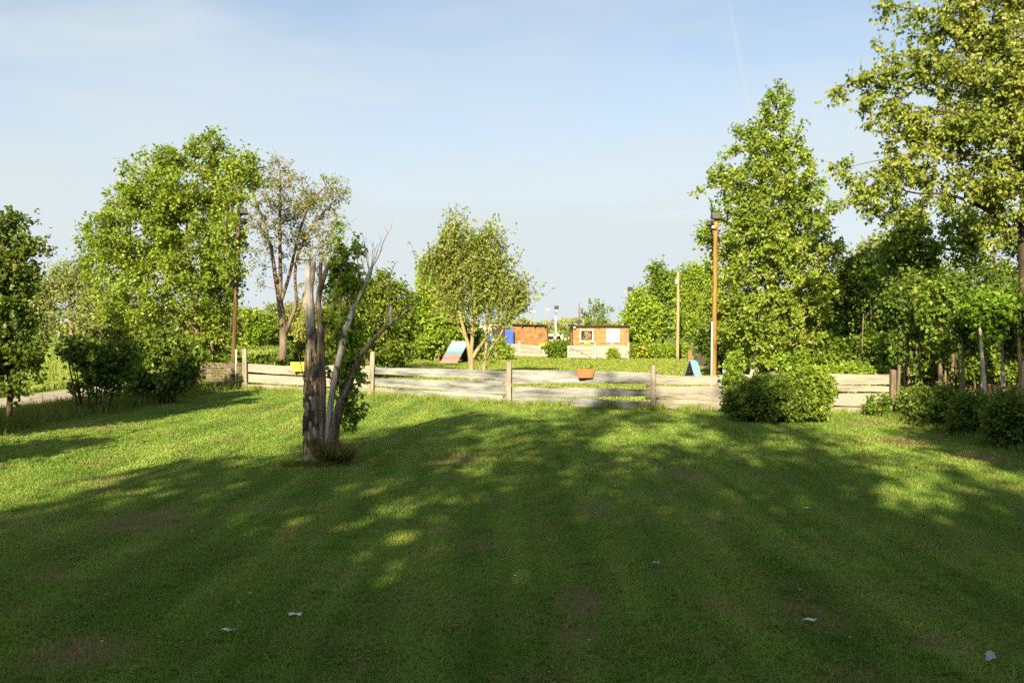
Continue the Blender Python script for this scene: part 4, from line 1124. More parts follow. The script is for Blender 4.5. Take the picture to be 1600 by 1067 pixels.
def aframe(name, label, cat, foot, top_c, width_v, h, mat, under, thick=.05, both=None, slats=7):
    """two boards leaning on each other; foot = middle of the near foot, top_c = middle of the ridge"""
    e = empty(name, (top_c.x, top_c.y, 0), label, cat)
    axis = Vector((top_c.x - foot.x, top_c.y - foot.y, 0))
    for sgn, off in ((1, 0), (-1, .03)):
        f_ = foot if sgn > 0 else Vector((top_c.x, top_c.y, 0)) + axis
        f_ = Vector((f_.x, f_.y, .03)); t_ = Vector((top_c.x, top_c.y, h)) + axis.normalized() * (-.02 * sgn)
        up = (t_ - f_).normalized(); nr = width_v.normalized().cross(up)
        if nr.z < 0: nr = -nr
        wv = width_v * .5
        p0 = [f_ - wv, f_ + wv, f_ + wv - nr * thick, f_ - wv - nr * thick]; p1 = [t_ - wv, t_ + wv, t_ + wv - nr * thick, t_ - wv - nr * thick]
        pl = MB().hexa([p0[0], p0[1], p0[2], p0[3], p1[0], p1[1], p1[2], p1[3]]).build('panel', mat, e)
        sl_ = MB()
        for k in range(slats):
            c = f_.lerp(t_, (k + .7) / (slats + .6))
            q0 = c - wv * .98 - up * .012; q1 = c + wv * .98 - up * .012
            sl_.hexa([q0 + nr * .002, q1 + nr * .002, q1 + up * .024 + nr * .002, q0 + up * .024 + nr * .002, q0 + nr * .016, q1 + nr * .016, q1 + up * .024 + nr * .016, q0 + up * .024 + nr * .016])
        sl_.build('grip_slats', mat, pl)
        bk_ = MB().hexa([v - nr * (thick + .002) for v in p0[:2]] + [v - nr * .012 for v in p0[2:]] + [v - nr * (thick + .002) for v in p1[:2]] + [v - nr * .012 for v in p1[2:]]).build('backing', under, e)
        fr = MB()
        for s_ in (-1, 1):
            q = wv * (.9 * s_)
            fr.tube([f_ + q - nr * (thick + .03), t_ + q - nr * (thick + .03)], .028, 6)
        fr.tube([f_.lerp(t_, .35) - wv - nr * (thick + .05), f_.lerp(t_, .35) + wv - nr * (thick + .05)], .025, 6)
        fr.build('frame', under, e)
    return e
f0 = gp(701, 567.5); aframe('a_frame_ramp', 'faded blue and pink agility ramp standing before the dark hedge', 'ramp', f0, Vector((f0.x + .62, f0.y + 1.05, 0)), Vector((1.02, -.30, 0)), 1.27, M['ramp_paint'], M['bark_dark'])
M['blue_mat'] = surf_mat('pale_blue_board', [(.09, .19, .36), (.14, .26, .44), (.20, .32, .48)], scale=(10, 10, 10), rough=.6)
f1 = pt(1089, 592, 33); f1.z = 0
aframe('a_frame_ramp', 'small pale blue agility ramp behind the fence left of the orange pole', 'ramp', Vector((f1.x + .02, 32.72, 0)), Vector((f1.x - .16, 33.0, 0)), Vector((.31, .06, 0)), .76, M['blue_mat'], M['black'], thick=.03, slats=8)
M['weave_blue'] = surf_mat('blue_tape', [(.06, .16, .45), (.09, .22, .55)])
for k, (px, py) in enumerate([(1130.5, 567), (1133.5, 567.5), (1137, 569)]):
    p_ = pt(px, py, 25.4 + .35 * k)
    e = tag(MB().tube([(p_.x, p_.y, 0), (p_.x, p_.y, p_.z)], .022, 8).build('weave_pole', M['conduit'], None, True), ['leftmost', 'middle', 'rightmost'][k] + ' of three thin white agility poles with blue bands right of the orange pole', 'pole', 'agility weave poles')
    for z in (.35, .62, .86):
        MB().tube([(p_.x, p_.y, z), (p_.x, p_.y, z + .09)], .025, 8).build('band', M['weave_blue'], e, True)

# dark paling fence and brick pillar at the right of the far lawn
pa = empty('paling_fence', (pt(1086, 0, 46).x, 46, 0), 'dark vertical board fence in the shade of the conical tree', 'fence')
p0, p1 = Vector((pt(1086, 0, 46).x, 46, 0)), Vector((pt(1120, 0, 33).x + 1.2, 33, 0))
pr = random.Random(9); mb = MB(); nb = 46
dd = (p1 - p0) / nb
M['paling'] = surf_mat('weathered_paling', [(0.05, 0.042, 0.034), (0.14, 0.115, 0.09), (0.22, 0.18, 0.14)], scale=(5, 5, .6), rough=.9)
for k in range(nb):
    a_ = p0 + dd * k; b_ = a_ + dd * .86; h_ = 1.35 + pr.uniform(-.06, .06); o_ = Vector((.03, 0, 0))
    mb.hexa([a_, b_, b_ + o_, a_ + o_] + [v + Vector((0, 0, h_)) for v in (a_, b_, b_ + o_, a_ + o_)])
mb.build('board_panel', M['paling'], pa)
for z in (.35, 1.0): MB().hexa([p0 + Vector((.033, 0, z)), p1 + Vector((.033, 0, z)), p1 + Vector((.09, 0, z)), p0 + Vector((.09, 0, z))] + [v + Vector((0, 0, .09)) for v in (p0 + Vector((.033, 0, z)), p1 + Vector((.033, 0, z)), p1 + Vector((.09, 0, z)), p0 + Vector((.09, 0, z)))]).build('rail', M['paling'], pa)
x = pt(1079.5, 0, 47.5).x
bp = MB().box(x - .11, x + .11, 47.4, 47.62, 0, pt(0, 548.5, 47.5).z).build('brick_pillar', M['brick_two'], None)
tag(bp, 'short brown brick pillar beside the small pale blue ramp', 'pillar')
MB().box(x - .13, x + .13, 47.38, 47.64, pt(0, 548.5, 47.5).z + .002, pt(0, 548.5, 47.5).z + .05).build('cap', M['paling'], bp)

# ---------------------------------------------------------------- people and car between the huts
M['skin'] = surf_mat('skin', [(.42, .24, .17), (.5, .30, .22)], rough=.6)
M['tee'] = surf_mat('black_tee', [(.012, .012, .015), (.025, .025, .03)], rough=.9)
M['jeans'] = surf_mat('dark_jeans', [(.03, .04, .07), (.06, .075, .12)], rough=.9)
M['hair'] = surf_mat('dark_hair', [(.02, .015, .012), (.05, .035, .025)], rough=.7)
def skin_mesh(name, verts, edges, radii, mat, parent, root=0):
    me = bpy.data.meshes.new(name); me.from_pydata([tuple(v) for v in verts], edges, [])
    o = link_mesh(name, me, mat, parent)
    md = o.modifiers.new('skin', 'SKIN'); md.use_smooth_shade = True
    if not me.skin_vertices: pass
    for i, r_ in enumerate(radii):
        rr = r_ if isinstance(r_, tuple) else (r_, r_)
        me.skin_vertices[0].data[i].radius = rr; me.skin_vertices[0].data[i].use_root = (i == root)
    ss = o.modifiers.new('smooth', 'SUBSURF'); ss.levels = 1; ss.render_levels = 2
    return o
def person(loc, rz, hgt, label, arm, top_mat, emblem=None):
    k = hgt / 1.75
    e = empty('person', loc, label, 'person', None, rz)
    Mx = Matrix.Translation(loc) @ Matrix.Rotation(rz, 4, 'Z') @ Matrix.Scale(k, 4)
    J = dict(pel=(0, 0, .95), sp=(0, .01, 1.15), ch=(0, .0, 1.34), nk=(0, .01, 1.50), hd=(0, -.01, 1.60), tp=(0, -.005, 1.70),
             ls=(.18, 0, 1.42), le=(.24, .02, 1.14), lw=(.24, -.06, .90), lh=(.235, -.09, .82), rs=(-.18, 0, 1.42), re=(-.24, .02, 1.14), rw=(-.24, -.06, .90), rh=(-.235, -.09, .82),
             lp=(.10, 0, .90), lk=(.11, -.02, .50), la=(.11, .02, .09), lt=(.115, -.14, .04), rp=(-.10, 0, .90), rk=(-.11, -.02, .50), ra=(-.11, .02, .09), rt=(-.115, -.14, .04))
    if arm == 'bent':
        J['lw'] = (.10, -.22, 1.12); J['lh'] = (.04, -.25, 1.15); J['rw'] = (-.10, -.22, 1.10); J['rh'] = (-.04, -.25, 1.12)
    nm = list(J); ix = {q: i for i, q in enumerate(nm)}
    Ed = [('pel', 'sp'), ('sp', 'ch'), ('ch', 'nk'), ('nk', 'hd'), ('hd', 'tp'), ('ch', 'ls'), ('ls', 'le'), ('le', 'lw'), ('lw', 'lh'), ('ch', 'rs'), ('rs', 're'), ('re', 'rw'), ('rw', 'rh'),
          ('pel', 'lp'), ('lp', 'lk'), ('lk', 'la'), ('la', 'lt'), ('pel', 'rp'), ('rp', 'rk'), ('rk', 'ra'), ('ra', 'rt')]
    rad = dict(pel=(.15, .11), sp=(.135, .10), ch=(.16, .11), nk=.055, hd=(.075, .09), tp=(.06, .07), ls=.06, le=.043, lw=.03, lh=(.035, .02), rs=.06, re=.043, rw=.03, rh=(.035, .02), lp=.09, lk=.062, la=.042, lt=.035, rp=.09, rk=.062, ra=.042, rt=.035)
    skin_mesh('body', [Mx @ Vector(J[q]) for q in nm], [(ix[a], ix[b]) for a, b in Ed], [tuple(k * v for v in rad[q]) if isinstance(rad[q], tuple) else rad[q] * k for q in nm], M['skin'], e, 0)
    tn = ['pel', 'sp', 'ch', 'ls', 'rs', 'le', 're']
    Q = dict(J); Q['le'] = tuple(.45 * a + .55 * b for a, b in zip(J['ls'], J['le'])); Q['re'] = tuple(.45 * a + .55 * b for a, b in zip(J['rs'], J['re']))
    tr_ = dict(pel=(.17, .13), sp=(.155, .12), ch=(.185, .13), ls=.078, rs=.078, le=.065, re=.065)
    skin_mesh('shirt', [Mx @ Vector(Q[q]) for q in tn], [(0, 1), (1, 2), (2, 3), (2, 4), (3, 5), (4, 6)], [tuple(k * v for v in tr_[q]) if isinstance(tr_[q], tuple) else tr_[q] * k for q in tn], top_mat, e)
    ln_ = ['pel', 'lp', 'lk', 'la', 'rp', 'rk', 'ra']
    skin_mesh('trousers', [Mx @ Vector(J[q]) for q in ln_], [(0, 1), (1, 2), (2, 3), (0, 4), (4, 5), (5, 6)], [(k * .165, k * .125)] + [k * v for v in (.10, .075, .06, .10, .075, .06)], M['jeans'], e)
    hv = MB()
    for i in range(9):
        for j in range(12):
            th = math.pi * .62 * i / 8; ph = 2 * math.pi * j / 12
            hv.v.append(tuple(Mx @ Vector((.088 * math.sin(th) * math.cos(ph), .0 + .105 * math.sin(th) * math.sin(ph) + .022, 1.655 + .105 * math.cos(th)))))
    for i in range(8):
        for j in range(12):
            if i > 4 and 7 <= j <= 10: continue
            hv.f.append([i * 12 + j, i * 12 + (j + 1) % 12, (i + 1) * 12 + (j + 1) % 12, (i + 1) * 12 + j]); hv.mi.append(0)
    hv.build('hair', M['hair'], e, True)
    if emblem:
        em = MB(); c = Mx @ Vector((0, .150, 1.33)); ax = (Mx.to_3x3() @ Vector((1, 0, 0))).normalized(); fw = (Mx.to_3x3() @ Vector((0, 1, 0))).normalized()
        em.tube([c - fw * .012, c + fw * .006], .085 * k, 14)
        em.build('shirt_emblem', M['white_paint'], e)
    return e
pY = 63.5; p_ = pt(867, 521.5, pY)
person(Vector((p_.x, pY, 0)), math.pi, p_.z, 'person in a black T-shirt with a round white emblem behind the square hedge', 'bent', M['tee'], True)
pY = 62.0; p_ = pt(889.2, 523.5, pY)
person(Vector((p_.x, pY, 0)), R(110), p_.z, 'person in dark clothes half hidden by the left side of the brick hut', 'down', M['tee'])
# white car far behind
cY = 74.0; c0 = pt(866.5, 0, cY).x
e = empty('parked_car', (c0, cY, 0), 'white parked car seen from behind between the two huts', 'car')
M['car_white'] = surf_mat('white_car_paint', [(.68, .68, .68), (.76, .76, .76)], rough=.3, spec=.5)
prof = [(-.84, .32), (-.86, .75), (-.80, .92), (-.62, 1.38), (-.5, 1.45), (.5, 1.45), (.62, 1.38), (.80, .92), (.86, .75), (.84, .32)]
vs = []; 
for (yo, sx_, sz_) in ((0, 1, .93), (.25, 1.0, 1.0), (2.2, 1, 1.0), (2.9, .98, .72), (3.9, .95, .62)):
    for (x, z) in prof: vs.append((c0 + x * sx_, cY + yo, .3 + (z - .3) * sz_))
n = len(prof); fs = [tuple(range(n)), tuple(reversed(range(4 * n, 5 * n)))]
for i in range(4):
    for k in range(n): fs.append((i * n + k, (i + 1) * n + k, (i + 1) * n + (k + 1) % n, i * n + (k + 1) % n))
MB().add(vs, fs).build('body', M['car_white'], e)
MB().hexa([Vector((c0 - .66, cY - .012, .92)), Vector((c0 + .66, cY - .012, .92)), Vector((c0 + .66, cY - .004, .92)), Vector((c0 - .66, cY - .004, .92)), Vector((c0 - .5, cY - .012, 1.27)), Vector((c0 + .5, cY - .012, 1.27)), Vector((c0 + .5, cY - .004, 1.27)), Vector((c0 - .5, cY - .004, 1.27))]).build('rear_window', M['glass'], e)
for s_ in (-1, 1):
    MB().box(c0 + s_ * .70 - .09, c0 + s_ * .70 + .09, cY - .02, cY - .004, .62, .84).build('tail_light', M['red'], e)
    for yo in (.6, 3.2):
        wv = MB(); wv.tube([(c0 + s_ * .85, cY + yo, .31), (c0 + s_ * .66, cY + yo, .31)], .31, 16); wv.build('wheel', M['black'], e)
MB().box(c0 - .25, c0 + .25, cY - .02, cY - .004, .66, .76).build('licence_plate', M['conduit'], e)
# two white garden posts near the second person
for px, py, lab in ((878.6, 522, 'taller white post left of the person in dark clothes'), (883.6, 528, 'shorter white post just left of the person in dark clothes')):
    p_ = pt(px, py, 66); o = MB().tube([(p_.x, 66, 0), (p_.x, 66, p_.z * .97), (p_.x, 66, p_.z)], [.09, .08, .03], 10).build('white_post', M['white_paint'], None, True)
    tag(o, lab, 'post', 'white posts between the huts')
# small pale gabled house far beyond
hY = 120.0; h0, h1 = pt(506, 0, hY).x, pt(524, 0, hY).x
e = empty('far_house', ((h0 + h1) / 2, hY, 0), 'tiny pale gabled house far away behind the dead tree', 'house')
zt = pt(0, 519, hY).z; zr = pt(0, 511.5, hY).z
MB().add([(h0, hY, 0), (h1, hY, 0), (h1, hY + 6, 0), (h0, hY + 6, 0), (h0, hY, zt), (h1, hY, zt), (h1, hY + 6, zt), (h0, hY + 6, zt), ((h0 + h1) / 2, hY, zr), ((h0 + h1) / 2, hY + 6, zr)],
         [(0, 1, 5, 8, 4), (2, 3, 7, 9, 6), (1, 2, 6, 5), (3, 0, 4, 7)]).build('wall', M['white_paint'], e)
M['slate'] = surf_mat('pale_slate', [(.28, .34, .40), (.38, .44, .50)], rough=.6)
c = (h0 + h1) / 2
for s_ in (-1, 1):
    xe = c + s_ * ((h1 - h0) / 2 + .2)
    MB().hexa([Vector((xe, hY - .2, zt - .1)), Vector((c, hY - .2, zr + .01)), Vector((c, hY + 6.2, zr + .01)), Vector((xe, hY + 6.2, zt - .1)), Vector((xe, hY - .2, zt + .05)), Vector((c, hY - .2, zr + .16)), Vector((c, hY + 6.2, zr + .16)), Vector((xe, hY + 6.2, zt + .05))]).build('roof', M['slate'], e)
MB().box(c - .4, c + .4, hY - .02, hY - .004, .6, zt * .6).build('window', M['glass'], e)

# ---------------------------------------------------------------- litter on the lawn
M['scrap'] = surf_mat('pale_leaf_scrap', [(.42, .46, .42), (.62, .66, .62)], scale=(40, 40, 40))
M['scrap_blue'] = surf_mat('pale_blue_scrap', [(.42, .46, .62), (.65, .68, .78)], scale=(40, 40, 40))
def scrap(name, px, py, size, mat, label, cat, seed, curl=.35, upright=0.0, group=None):
    r_ = random.Random(seed); c = gp(px, py); n = 11
    me = MB(); vs = [Vector((c.x, c.y, .028 + size * upright * .5))]
    for k in range(n):
        an = 2 * math.pi * k / n; ra = size * (.5 + r_.uniform(-.26, .22)) * (1.5 if k in (0, 5) else 1)
        vs.append(Vector((c.x + math.cos(an) * ra, c.y + math.sin(an) * ra * .7 * (1 - upright), .026 + size * upright * (.5 + .5 * math.sin(an)) + abs(math.sin(an * 1.5 + seed)) * size * curl * .5)))
    me.add(vs, [(0, k + 1, (k + 1) % n + 1) for k in range(n)])
    o = me.build(name, mat, None); sm = o.modifiers.new('thickness', 'SOLIDIFY'); sm.thickness = .002
    return tag(o, label, cat, group)
scrap('fallen_leaf', 462, 966, .085, M['scrap'], 'larger pale fallen leaf on the dark lawn left of the middle', 'leaf', 1)
scrap('fallen_leaf', 356, 990, .07, M['scrap'], 'smaller pale fallen leaf farther left on the dark lawn', 'leaf', 2)
scrap('paper_scrap', 1546, 1040, .075, M['scrap_blue'], 'pale bluish crumpled scrap on the lawn at the lower right', 'scrap', 3, .6, .7)
scrap('fallen_leaf', 1026, 883, .05, M['scrap'], 'tiny pale leaf on the lawn right of the middle', 'leaf', 4)
scrap('fallen_leaf', 1266, 974, .06, M['scrap'], 'pale leaf beside a worn patch on the right lawn', 'leaf', 5)
scrap('fallen_leaf', 1260, 797, .06, M['scrap'], 'pale leaf on the shaded lawn in front of the round bush', 'leaf', 6)
for k, (px, py) in enumerate([(953, 918), (160, 1007), (372, 945), (390, 931), (98, 835), (300, 834), (522, 781), (396, 787), (1103, 835), (1338, 836), (1250, 925), (920, 1005), (998, 792), (961, 762), (927, 683), (1137, 747), (1328, 1001), (4, 815), (92, 843), (493, 773), (1097, 806), (805, 903)]):
    scrap('daisy', px, py, .017, M['conduit'], 'tiny white daisy head in the mown lawn', 'daisy', 20 + k, .3, 0, 'white daisies scattered on the lawn')
# ---------------------------------------------------------------- trees
# big wind-blown tree on the left
Y = 30.5
make_tree('broadleaf_tree', 'big wind-blown yellow-green tree beside the left light pole', 'tree', 101,
          [tk(Y, [(312, 612, .17), (311, 560, .15), (304, 500, .13), (300, 440, .10), (292, 380, .08), (300, 310, .05), (318, 250, .025)]),
           tk(Y, [(306, 560, .11), (285, 505, .10), (255, 465, .08), (225, 420, .06), (200, 370, .035)]),
           tk(Y, [(326, 612, .12), (330, 540, .10), (332, 470, .085), (334, 400, .07), (345, 320, .05), (366, 270, .025)])],
          ebl(Y, [(322, 232, 26, 26), (300, 285, 70, 55), (240, 300, 60, 55), (345, 290, 35, 55), (225, 360, 75, 70), (300, 370, 78, 80), (170, 365, 38, 45, .9), (180, 425, 52, 50), (345, 400, 34, 80, .9),
                   (270, 450, 90, 55), (215, 485, 70, 35, .9), (330, 490, 40, 50, .9), (368, 300, 14, 40, .8, .9, -3.2), (380, 262, 20, 30, 1.2, .9, -3.0), (396, 268, 14, 28, .8, .9, -2), (362, 330, 12, 30, .7, .9, -3.0), (352, 395, 16, 50, .8, .9, -2.6), (250, 250, 30, 25, .6), (140, 375, 14, 24, .5), (300, 550, 45, 35, .5)]),
          950, (M['bark'], LM['maple']), dict(per=6, m=9, length=.46, size=.118, bias=(.25, 0, .25), along=.7, droop=.35, kind=leaf_tris, up=.5, jit=.06, aspect=.75), shell=.45, jit=.10, tip_r=.007, gnarl=.06)
# sparse russet tree
Y = 31
make_tree('sparse_tree', 'sparse russet-olive tree with forked bare stems left of the dead tree', 'tree', 102,
          [tk(Y, [(441, 562, .16), (443, 520, .135), (438, 475, .12), (430, 430, .08), (422, 380, .055), (405, 330, .04), (392, 290, .02)]),
           tk(Y, [(438, 475, .09), (438, 420, .075), (437, 350, .055), (438, 280, .04), (433, 245, .015)]),
           tk(Y, [(436, 480, .075), (452, 430, .065), (466, 370, .05), (484, 320, .045), (510, 290, .02)]),
           tk(Y, [(446, 520, .09), (456, 495, .075), (463, 470, .065), (461, 430, .055), (468, 390, .045), (495, 345, .04), (525, 312, .02)])],
          ebl(Y, [(437, 270, 22, 34), (415, 310, 30, 40, .8), (460, 305, 34, 40), (505, 295, 38, 24, 1.1), (530, 298, 22, 18, .8), (480, 345, 45, 38), (518, 345, 26, 28, .8), (435, 350, 40, 45, .7), (400, 345, 16, 45, .6),
                   (500, 390, 38, 30, .7), (410, 395, 24, 40, .5), (460, 390, 50, 30, .45), (420, 440, 26, 26, .22), (490, 430, 34, 28, .4), (485, 470, 26, 20, .35), (500, 445, 16, 30, .3)]),
          330, (M['bark_red'], LM['sparse']), dict(per=4, m=6, length=.40, size=.09, bias=(.1, 0, .1), along=.6, droop=.6, jit=.05, twig_r=.004), shell=.3, jit=.15, tip_r=.006, gnarl=.05, kup=.9, path_w=.45)
# leafy tree behind the dead tree
Y = 33
make_tree('broadleaf_tree', 'rounded green and amber tree directly behind the dead tree', 'tree', 103,
          [tk(Y, [(575, 580, .13), (578, 530, .11), (590, 490, .06), (600, 455, .03)]), tk(Y, [(560, 580, .09), (552, 520, .07), (545, 470, .03)])],
          ebl(Y, [(600, 450, 26, 22), (575, 470, 40, 30), (620, 480, 28, 34), (590, 505, 55, 40), (540, 480, 34, 40, .8), (545, 520, 45, 40), (625, 520, 26, 35), (600, 550, 50, 25, .7), (598, 432, 12, 12, .6)]),
          560, (M['bark'], LM['mixed']), dict(per=5, m=6, length=.5, size=.13, bias=(.1, 0, .2), droop=.3, jit=.06, aspect=.75), shell=.45, jit=.1)
# central windswept tree
Y = 30
make_tree('windswept_tree', 'windswept olive tree with pale twisted twin trunks behind the fence', 'tree', 104,
          [tk(Y, [(738, 612, 0.1326), (736.5, 577, 0.1170), (735, 553, 0.1170), (729, 530, 0.0702), (722, 505, 0.0585), (716, 485, 0.0468), (705, 460, 0.0273), (700, 420, 0.0156)]),
           tk(Y, [(735, 556, 0.0936), (738, 530, 0.0663), (738, 505, 0.0585), (742, 470, 0.0429), (738, 420, 0.0273), (725, 375, 0.0117)]),
           tk(Y, [(737, 562, 0.0858), (745, 548, 0.0702), (757, 532, 0.0585), (766, 518, 0.0507), (785, 508, 0.0390), (800, 495, 0.0273), (815, 470, 0.0156)]),
           tk(Y, [(752, 612, 0.0858), (756, 577, 0.0663), (760, 540, 0.0585), (761, 500, 0.0546), (763, 470, 0.0429), (770, 420, 0.0273), (765, 375, 0.0117)]),
           tk(Y, [(757, 575, 0.0468), (766, 545, 0.0429), (778, 530, 0.0390), (787, 512, 0.0273), (791, 500, 0.0094)]),
           tk(Y, [(733, 540, 0.0468), (723, 520, 0.0351), (714, 508, 0.0156)])],
          ebl(Y, [(699, 368, 9, 14, 1.3), (690, 390, 18, 20), (679, 412, 20, 22), (709, 405, 18, 24), (750, 385, 11, 16, 1.2), (739, 410, 20, 24), (765, 412, 14, 20), (663, 432, 14, 18, .8), (687, 440, 24, 22), (722, 440, 32, 24), (759, 440, 26, 22), (782, 445, 15, 22, .9),
                   (737, 470, 36, 16, .8), (777, 470, 24, 18, .8), (802, 470, 10, 14, .8), (792, 492, 16, 12, .7), (757, 492, 30, 14, .6), (702, 470, 22, 14, .6), (687, 478, 20, 16, .8), (727, 492, 30, 14, .7), (805, 480, 14, 18, .9), (773, 505, 24, 10, .6), (755, 575, 16, 22, .25), (745, 525, 26, 12, .2)]),
          560, (M['bark_pale'], LM['wind']), dict(per=4, m=10, length=1.05, size=.12, bias=(.5, 0, .75), along=.2, spread=.45, droop=-.1, jit=.03, aspect=.5), shell=.3, jit=.16, tip_r=.006, gnarl=.05)
Y = 50
make_tree('broadleaf_tree', 'bright green dense tree behind the left side of the windswept tree', 'tree', 105,
          [gtk(684, Y, 415, .14, .03)],
          ebl(Y, [(682, 452, 28, 26), (672, 424, 20, 22, .9), (690, 412, 14, 16, .7), (668, 490, 24, 36), (695, 495, 26, 36), (685, 530, 34, 28), (662, 515, 14, 20, .7), (705, 460, 16, 22, .8)]),
          430, (M['bark'], LM['bright']), dict(per=6, m=6, length=.55, size=.19, droop=.3, jit=.08, aspect=.8), shell=.55, jit=.06)
# tall conical tree
Y = 26.2
prof = [(1212, 150, 14, 20), (1212, 180, 24, 26), (1208, 215, 40, 30), (1205, 250, 58, 34), (1200, 290, 80, 36), (1200, 330, 90, 38), (1203, 370, 95, 40), (1206, 412, 100, 42), (1207, 455, 102, 42), (1203, 495, 100, 36), (1200, 530, 92, 26), (1210, 560, 70, 18)]
items = [(x, y, rx, ry, .75 + .006 * (y - 150) * .35, .95) for x, y, rx, ry in prof]
items += [(1120, 275, 16, 14, .9), (1108, 300, 12, 10, .6), (1108, 370, 18, 18, .8), (1105, 425, 14, 22, .6), (1290, 330, 18, 14, .8), (1302, 395, 18, 16, .8), (1160, 212, 14, 14, .7), (1265, 265, 14, 14, .7), (1245, 225, 10, 12, .6), (1140, 240, 14, 12, .8), (1115, 480, 22, 20, .7)]
make_tree('conical_tree', 'tall conical bronze-green tree with a pale trunk right of the orange light pole', 'tree', 106,
          [tk(Y, [(1176, 605, .16), (1180, 570, .14), (1188, 530, .12), (1198, 450, .10), (1205, 350, .075), (1210, 250, .045), (1214, 150, .012)])],
          ebl(Y, items), 1150, (M['bark_birch'], LM['spire']), dict(per=6, m=8, length=.42, size=.112, bias=(0, 0, .6), along=1.0, spread=.6, droop=.4, kind=leaf_tris, up=.5, jit=.035, aspect=.72), shell=.5, jit=.09, tip_r=.006, gnarl=.03, kup=.55, path_w=.10)
# great tree at the right edge
Y = 19.5
make_tree('large_tree', 'largest near tree reaching in from the right edge with long leafy boughs', 'tree', 107,
          [tk(Y, [(1606, 640, .14), (1603, 560, .12), (1600, 450, .105), (1597, 370, .10), (1600, 330, .10), (1606, 240, .095), (1614, 100, .09), (1625, -60, .07), (1630, -200, .05), (1630, -330, .02)]),
           tk(Y, [(1589, 372, .085), (1565, 345, .06), (1530, 322, .045), (1480, 304, .03), (1420, 300, .018), (1350, 270, .008)]),
           tk(Y, [(1600, 250, .07), (1560, 200, .05), (1500, 178, .035), (1440, 170, .022), (1370, 150, .012), (1320, 130, .006)]),
           tk(Y, [(1607, 150, .07), (1560, 80, .05), (1510, 42, .035), (1460, 20, .022), (1410, 12, .01), (1375, 0, .006)]),
           tk(Y, [(1604, 200, .06), (1570, 260, .04), (1520, 250, .03), (1460, 235, .02), (1400, 245, .01), (1330, 260, .006)])],
          ebl(Y, [(1545, 30, 60, 60, 1.1), (1480, 30, 50, 40, .8), (1425, 15, 40, 16, .5, .6), (1385, 6, 18, 7, .25, .5), (1560, 120, 70, 60, 1.1), (1480, 110, 45, 45, .8), (1415, 110, 36, 34, .7), (1365, 125, 34, 26, .6, .6), (1325, 138, 24, 14, .4, .5), (1310, 150, 10, 12, .2, .5),
                   (1400, 75, 30, 14, .35, .5), (1550, 210, 80, 60, 1.1), (1470, 195, 55, 40, .9), (1400, 190, 40, 40, .6), (1350, 165, 28, 16, .45, .6), (1440, 260, 55, 36, .8), (1380, 285, 46, 26, .7), (1335, 268, 26, 14, .45, .5), (1310, 258, 14, 7, .25, .5), (1530, 290, 60, 36, .9), (1590, 300, 50, 60, .9), (1340, 310, 30, 24, .5, .7), (1400, 325, 44, 22, .45), (1470, 320, 44, 22, .45),
                   (1560, 350, 40, 30, .5), (1640, 50, 60, 120, .7), (1640, 200, 60, 90, .7), (1600, -70, 90, 60, .6), (1640, 330, 40, 50, .4)]),
          1000, (M['bark_dark'], LM['near']), dict(per=5, m=8, length=.50, size=.095, bias=(-.1, 0, .05), along=.9, spread=.6, droop=.8, kind=maple_tris, up=.7, jit=.03, twig_r=.0035), shell=.3, jit=.15, tip_r=.0045, gnarl=.045, kup=.3, path_w=.22)
# dark tree at the left edge
Y = 15.5
make_tree('broadleaf_tree', 'dark tree at the left edge with amber sunlit leaves near its top', 'tree', 108,
          [tk(Y, [(14, 650, .055), (16, 600, .05), (10, 540, .045), (5, 470, .04), (5, 400, .03), (12, 350, .012)]), tk(Y, [(-60, 655, .09), (-55, 560, .08), (-40, 450, .05), (-30, 380, .02)])],
          ebl(Y, [(5, 350, 22, 20), (38, 345, 16, 10, .7), (15, 385, 34, 24), (55, 393, 18, 10, .7), (-20, 420, 50, 50), (10, 440, 44, 36), (30, 425, 24, 18, .7), (10, 490, 46, 40), (-50, 500, 60, 80), (20, 545, 46, 40), (45, 560, 18, 24, .7), (5, 590, 50, 26, .8), (-70, 380, 50, 80), (-60, 600, 50, 40)]),
          620, (M['bark_dark'], LM['edge']), dict(per=5, m=6, length=.30, size=.095, bias=(.1, 0, .2), droop=.3, jit=.03, aspect=.7), shell=.4, jit=.1, tip_r=.004)
# pale trees far left
Y = 78
for k, (lab, tr_, bl, seed) in enumerate([
    ('pale airy tree far left beyond the meadow with several white stems', [[(112, 530, .25), (110, 480, .2), (100, 430, .08)], [(124, 530, .25), (122, 480, .2), (122, 420, .08)], [(132, 530, .2), (130, 470, .15), (140, 440, .06)]],
     [(115, 430, 32, 24), (95, 445, 22, 24), (140, 450, 24, 30), (120, 465, 36, 26, .7), (110, 500, 30, 24, .5), (135, 410, 14, 14, .7), (150, 490, 18, 30, .6)], 201),
    ('pale airy tree farthest left with leaning white stems behind the dark edge tree', [[(95, 530, .25), (80, 490, .18), (62, 455, .08)], [(70, 530, .2), (68, 490, .15), (66, 450, .06)]],
     [(62, 455, 26, 26), (50, 480, 24, 26), (75, 475, 24, 20, .7), (35, 470, 26, 34), (70, 505, 30, 20, .6)], 202)]):
    make_tree('pale_tree', lab, 'tree', seed, [tk(Y, t_) for t_ in tr_], ebl(Y, bl), 380, (M['bark_pale'], LM['pale']), dict(per=4, m=5, length=1.2, size=.26, droop=.2, jit=.15), shell=.4, jit=.12, tip_r=.018, gnarl=.06)
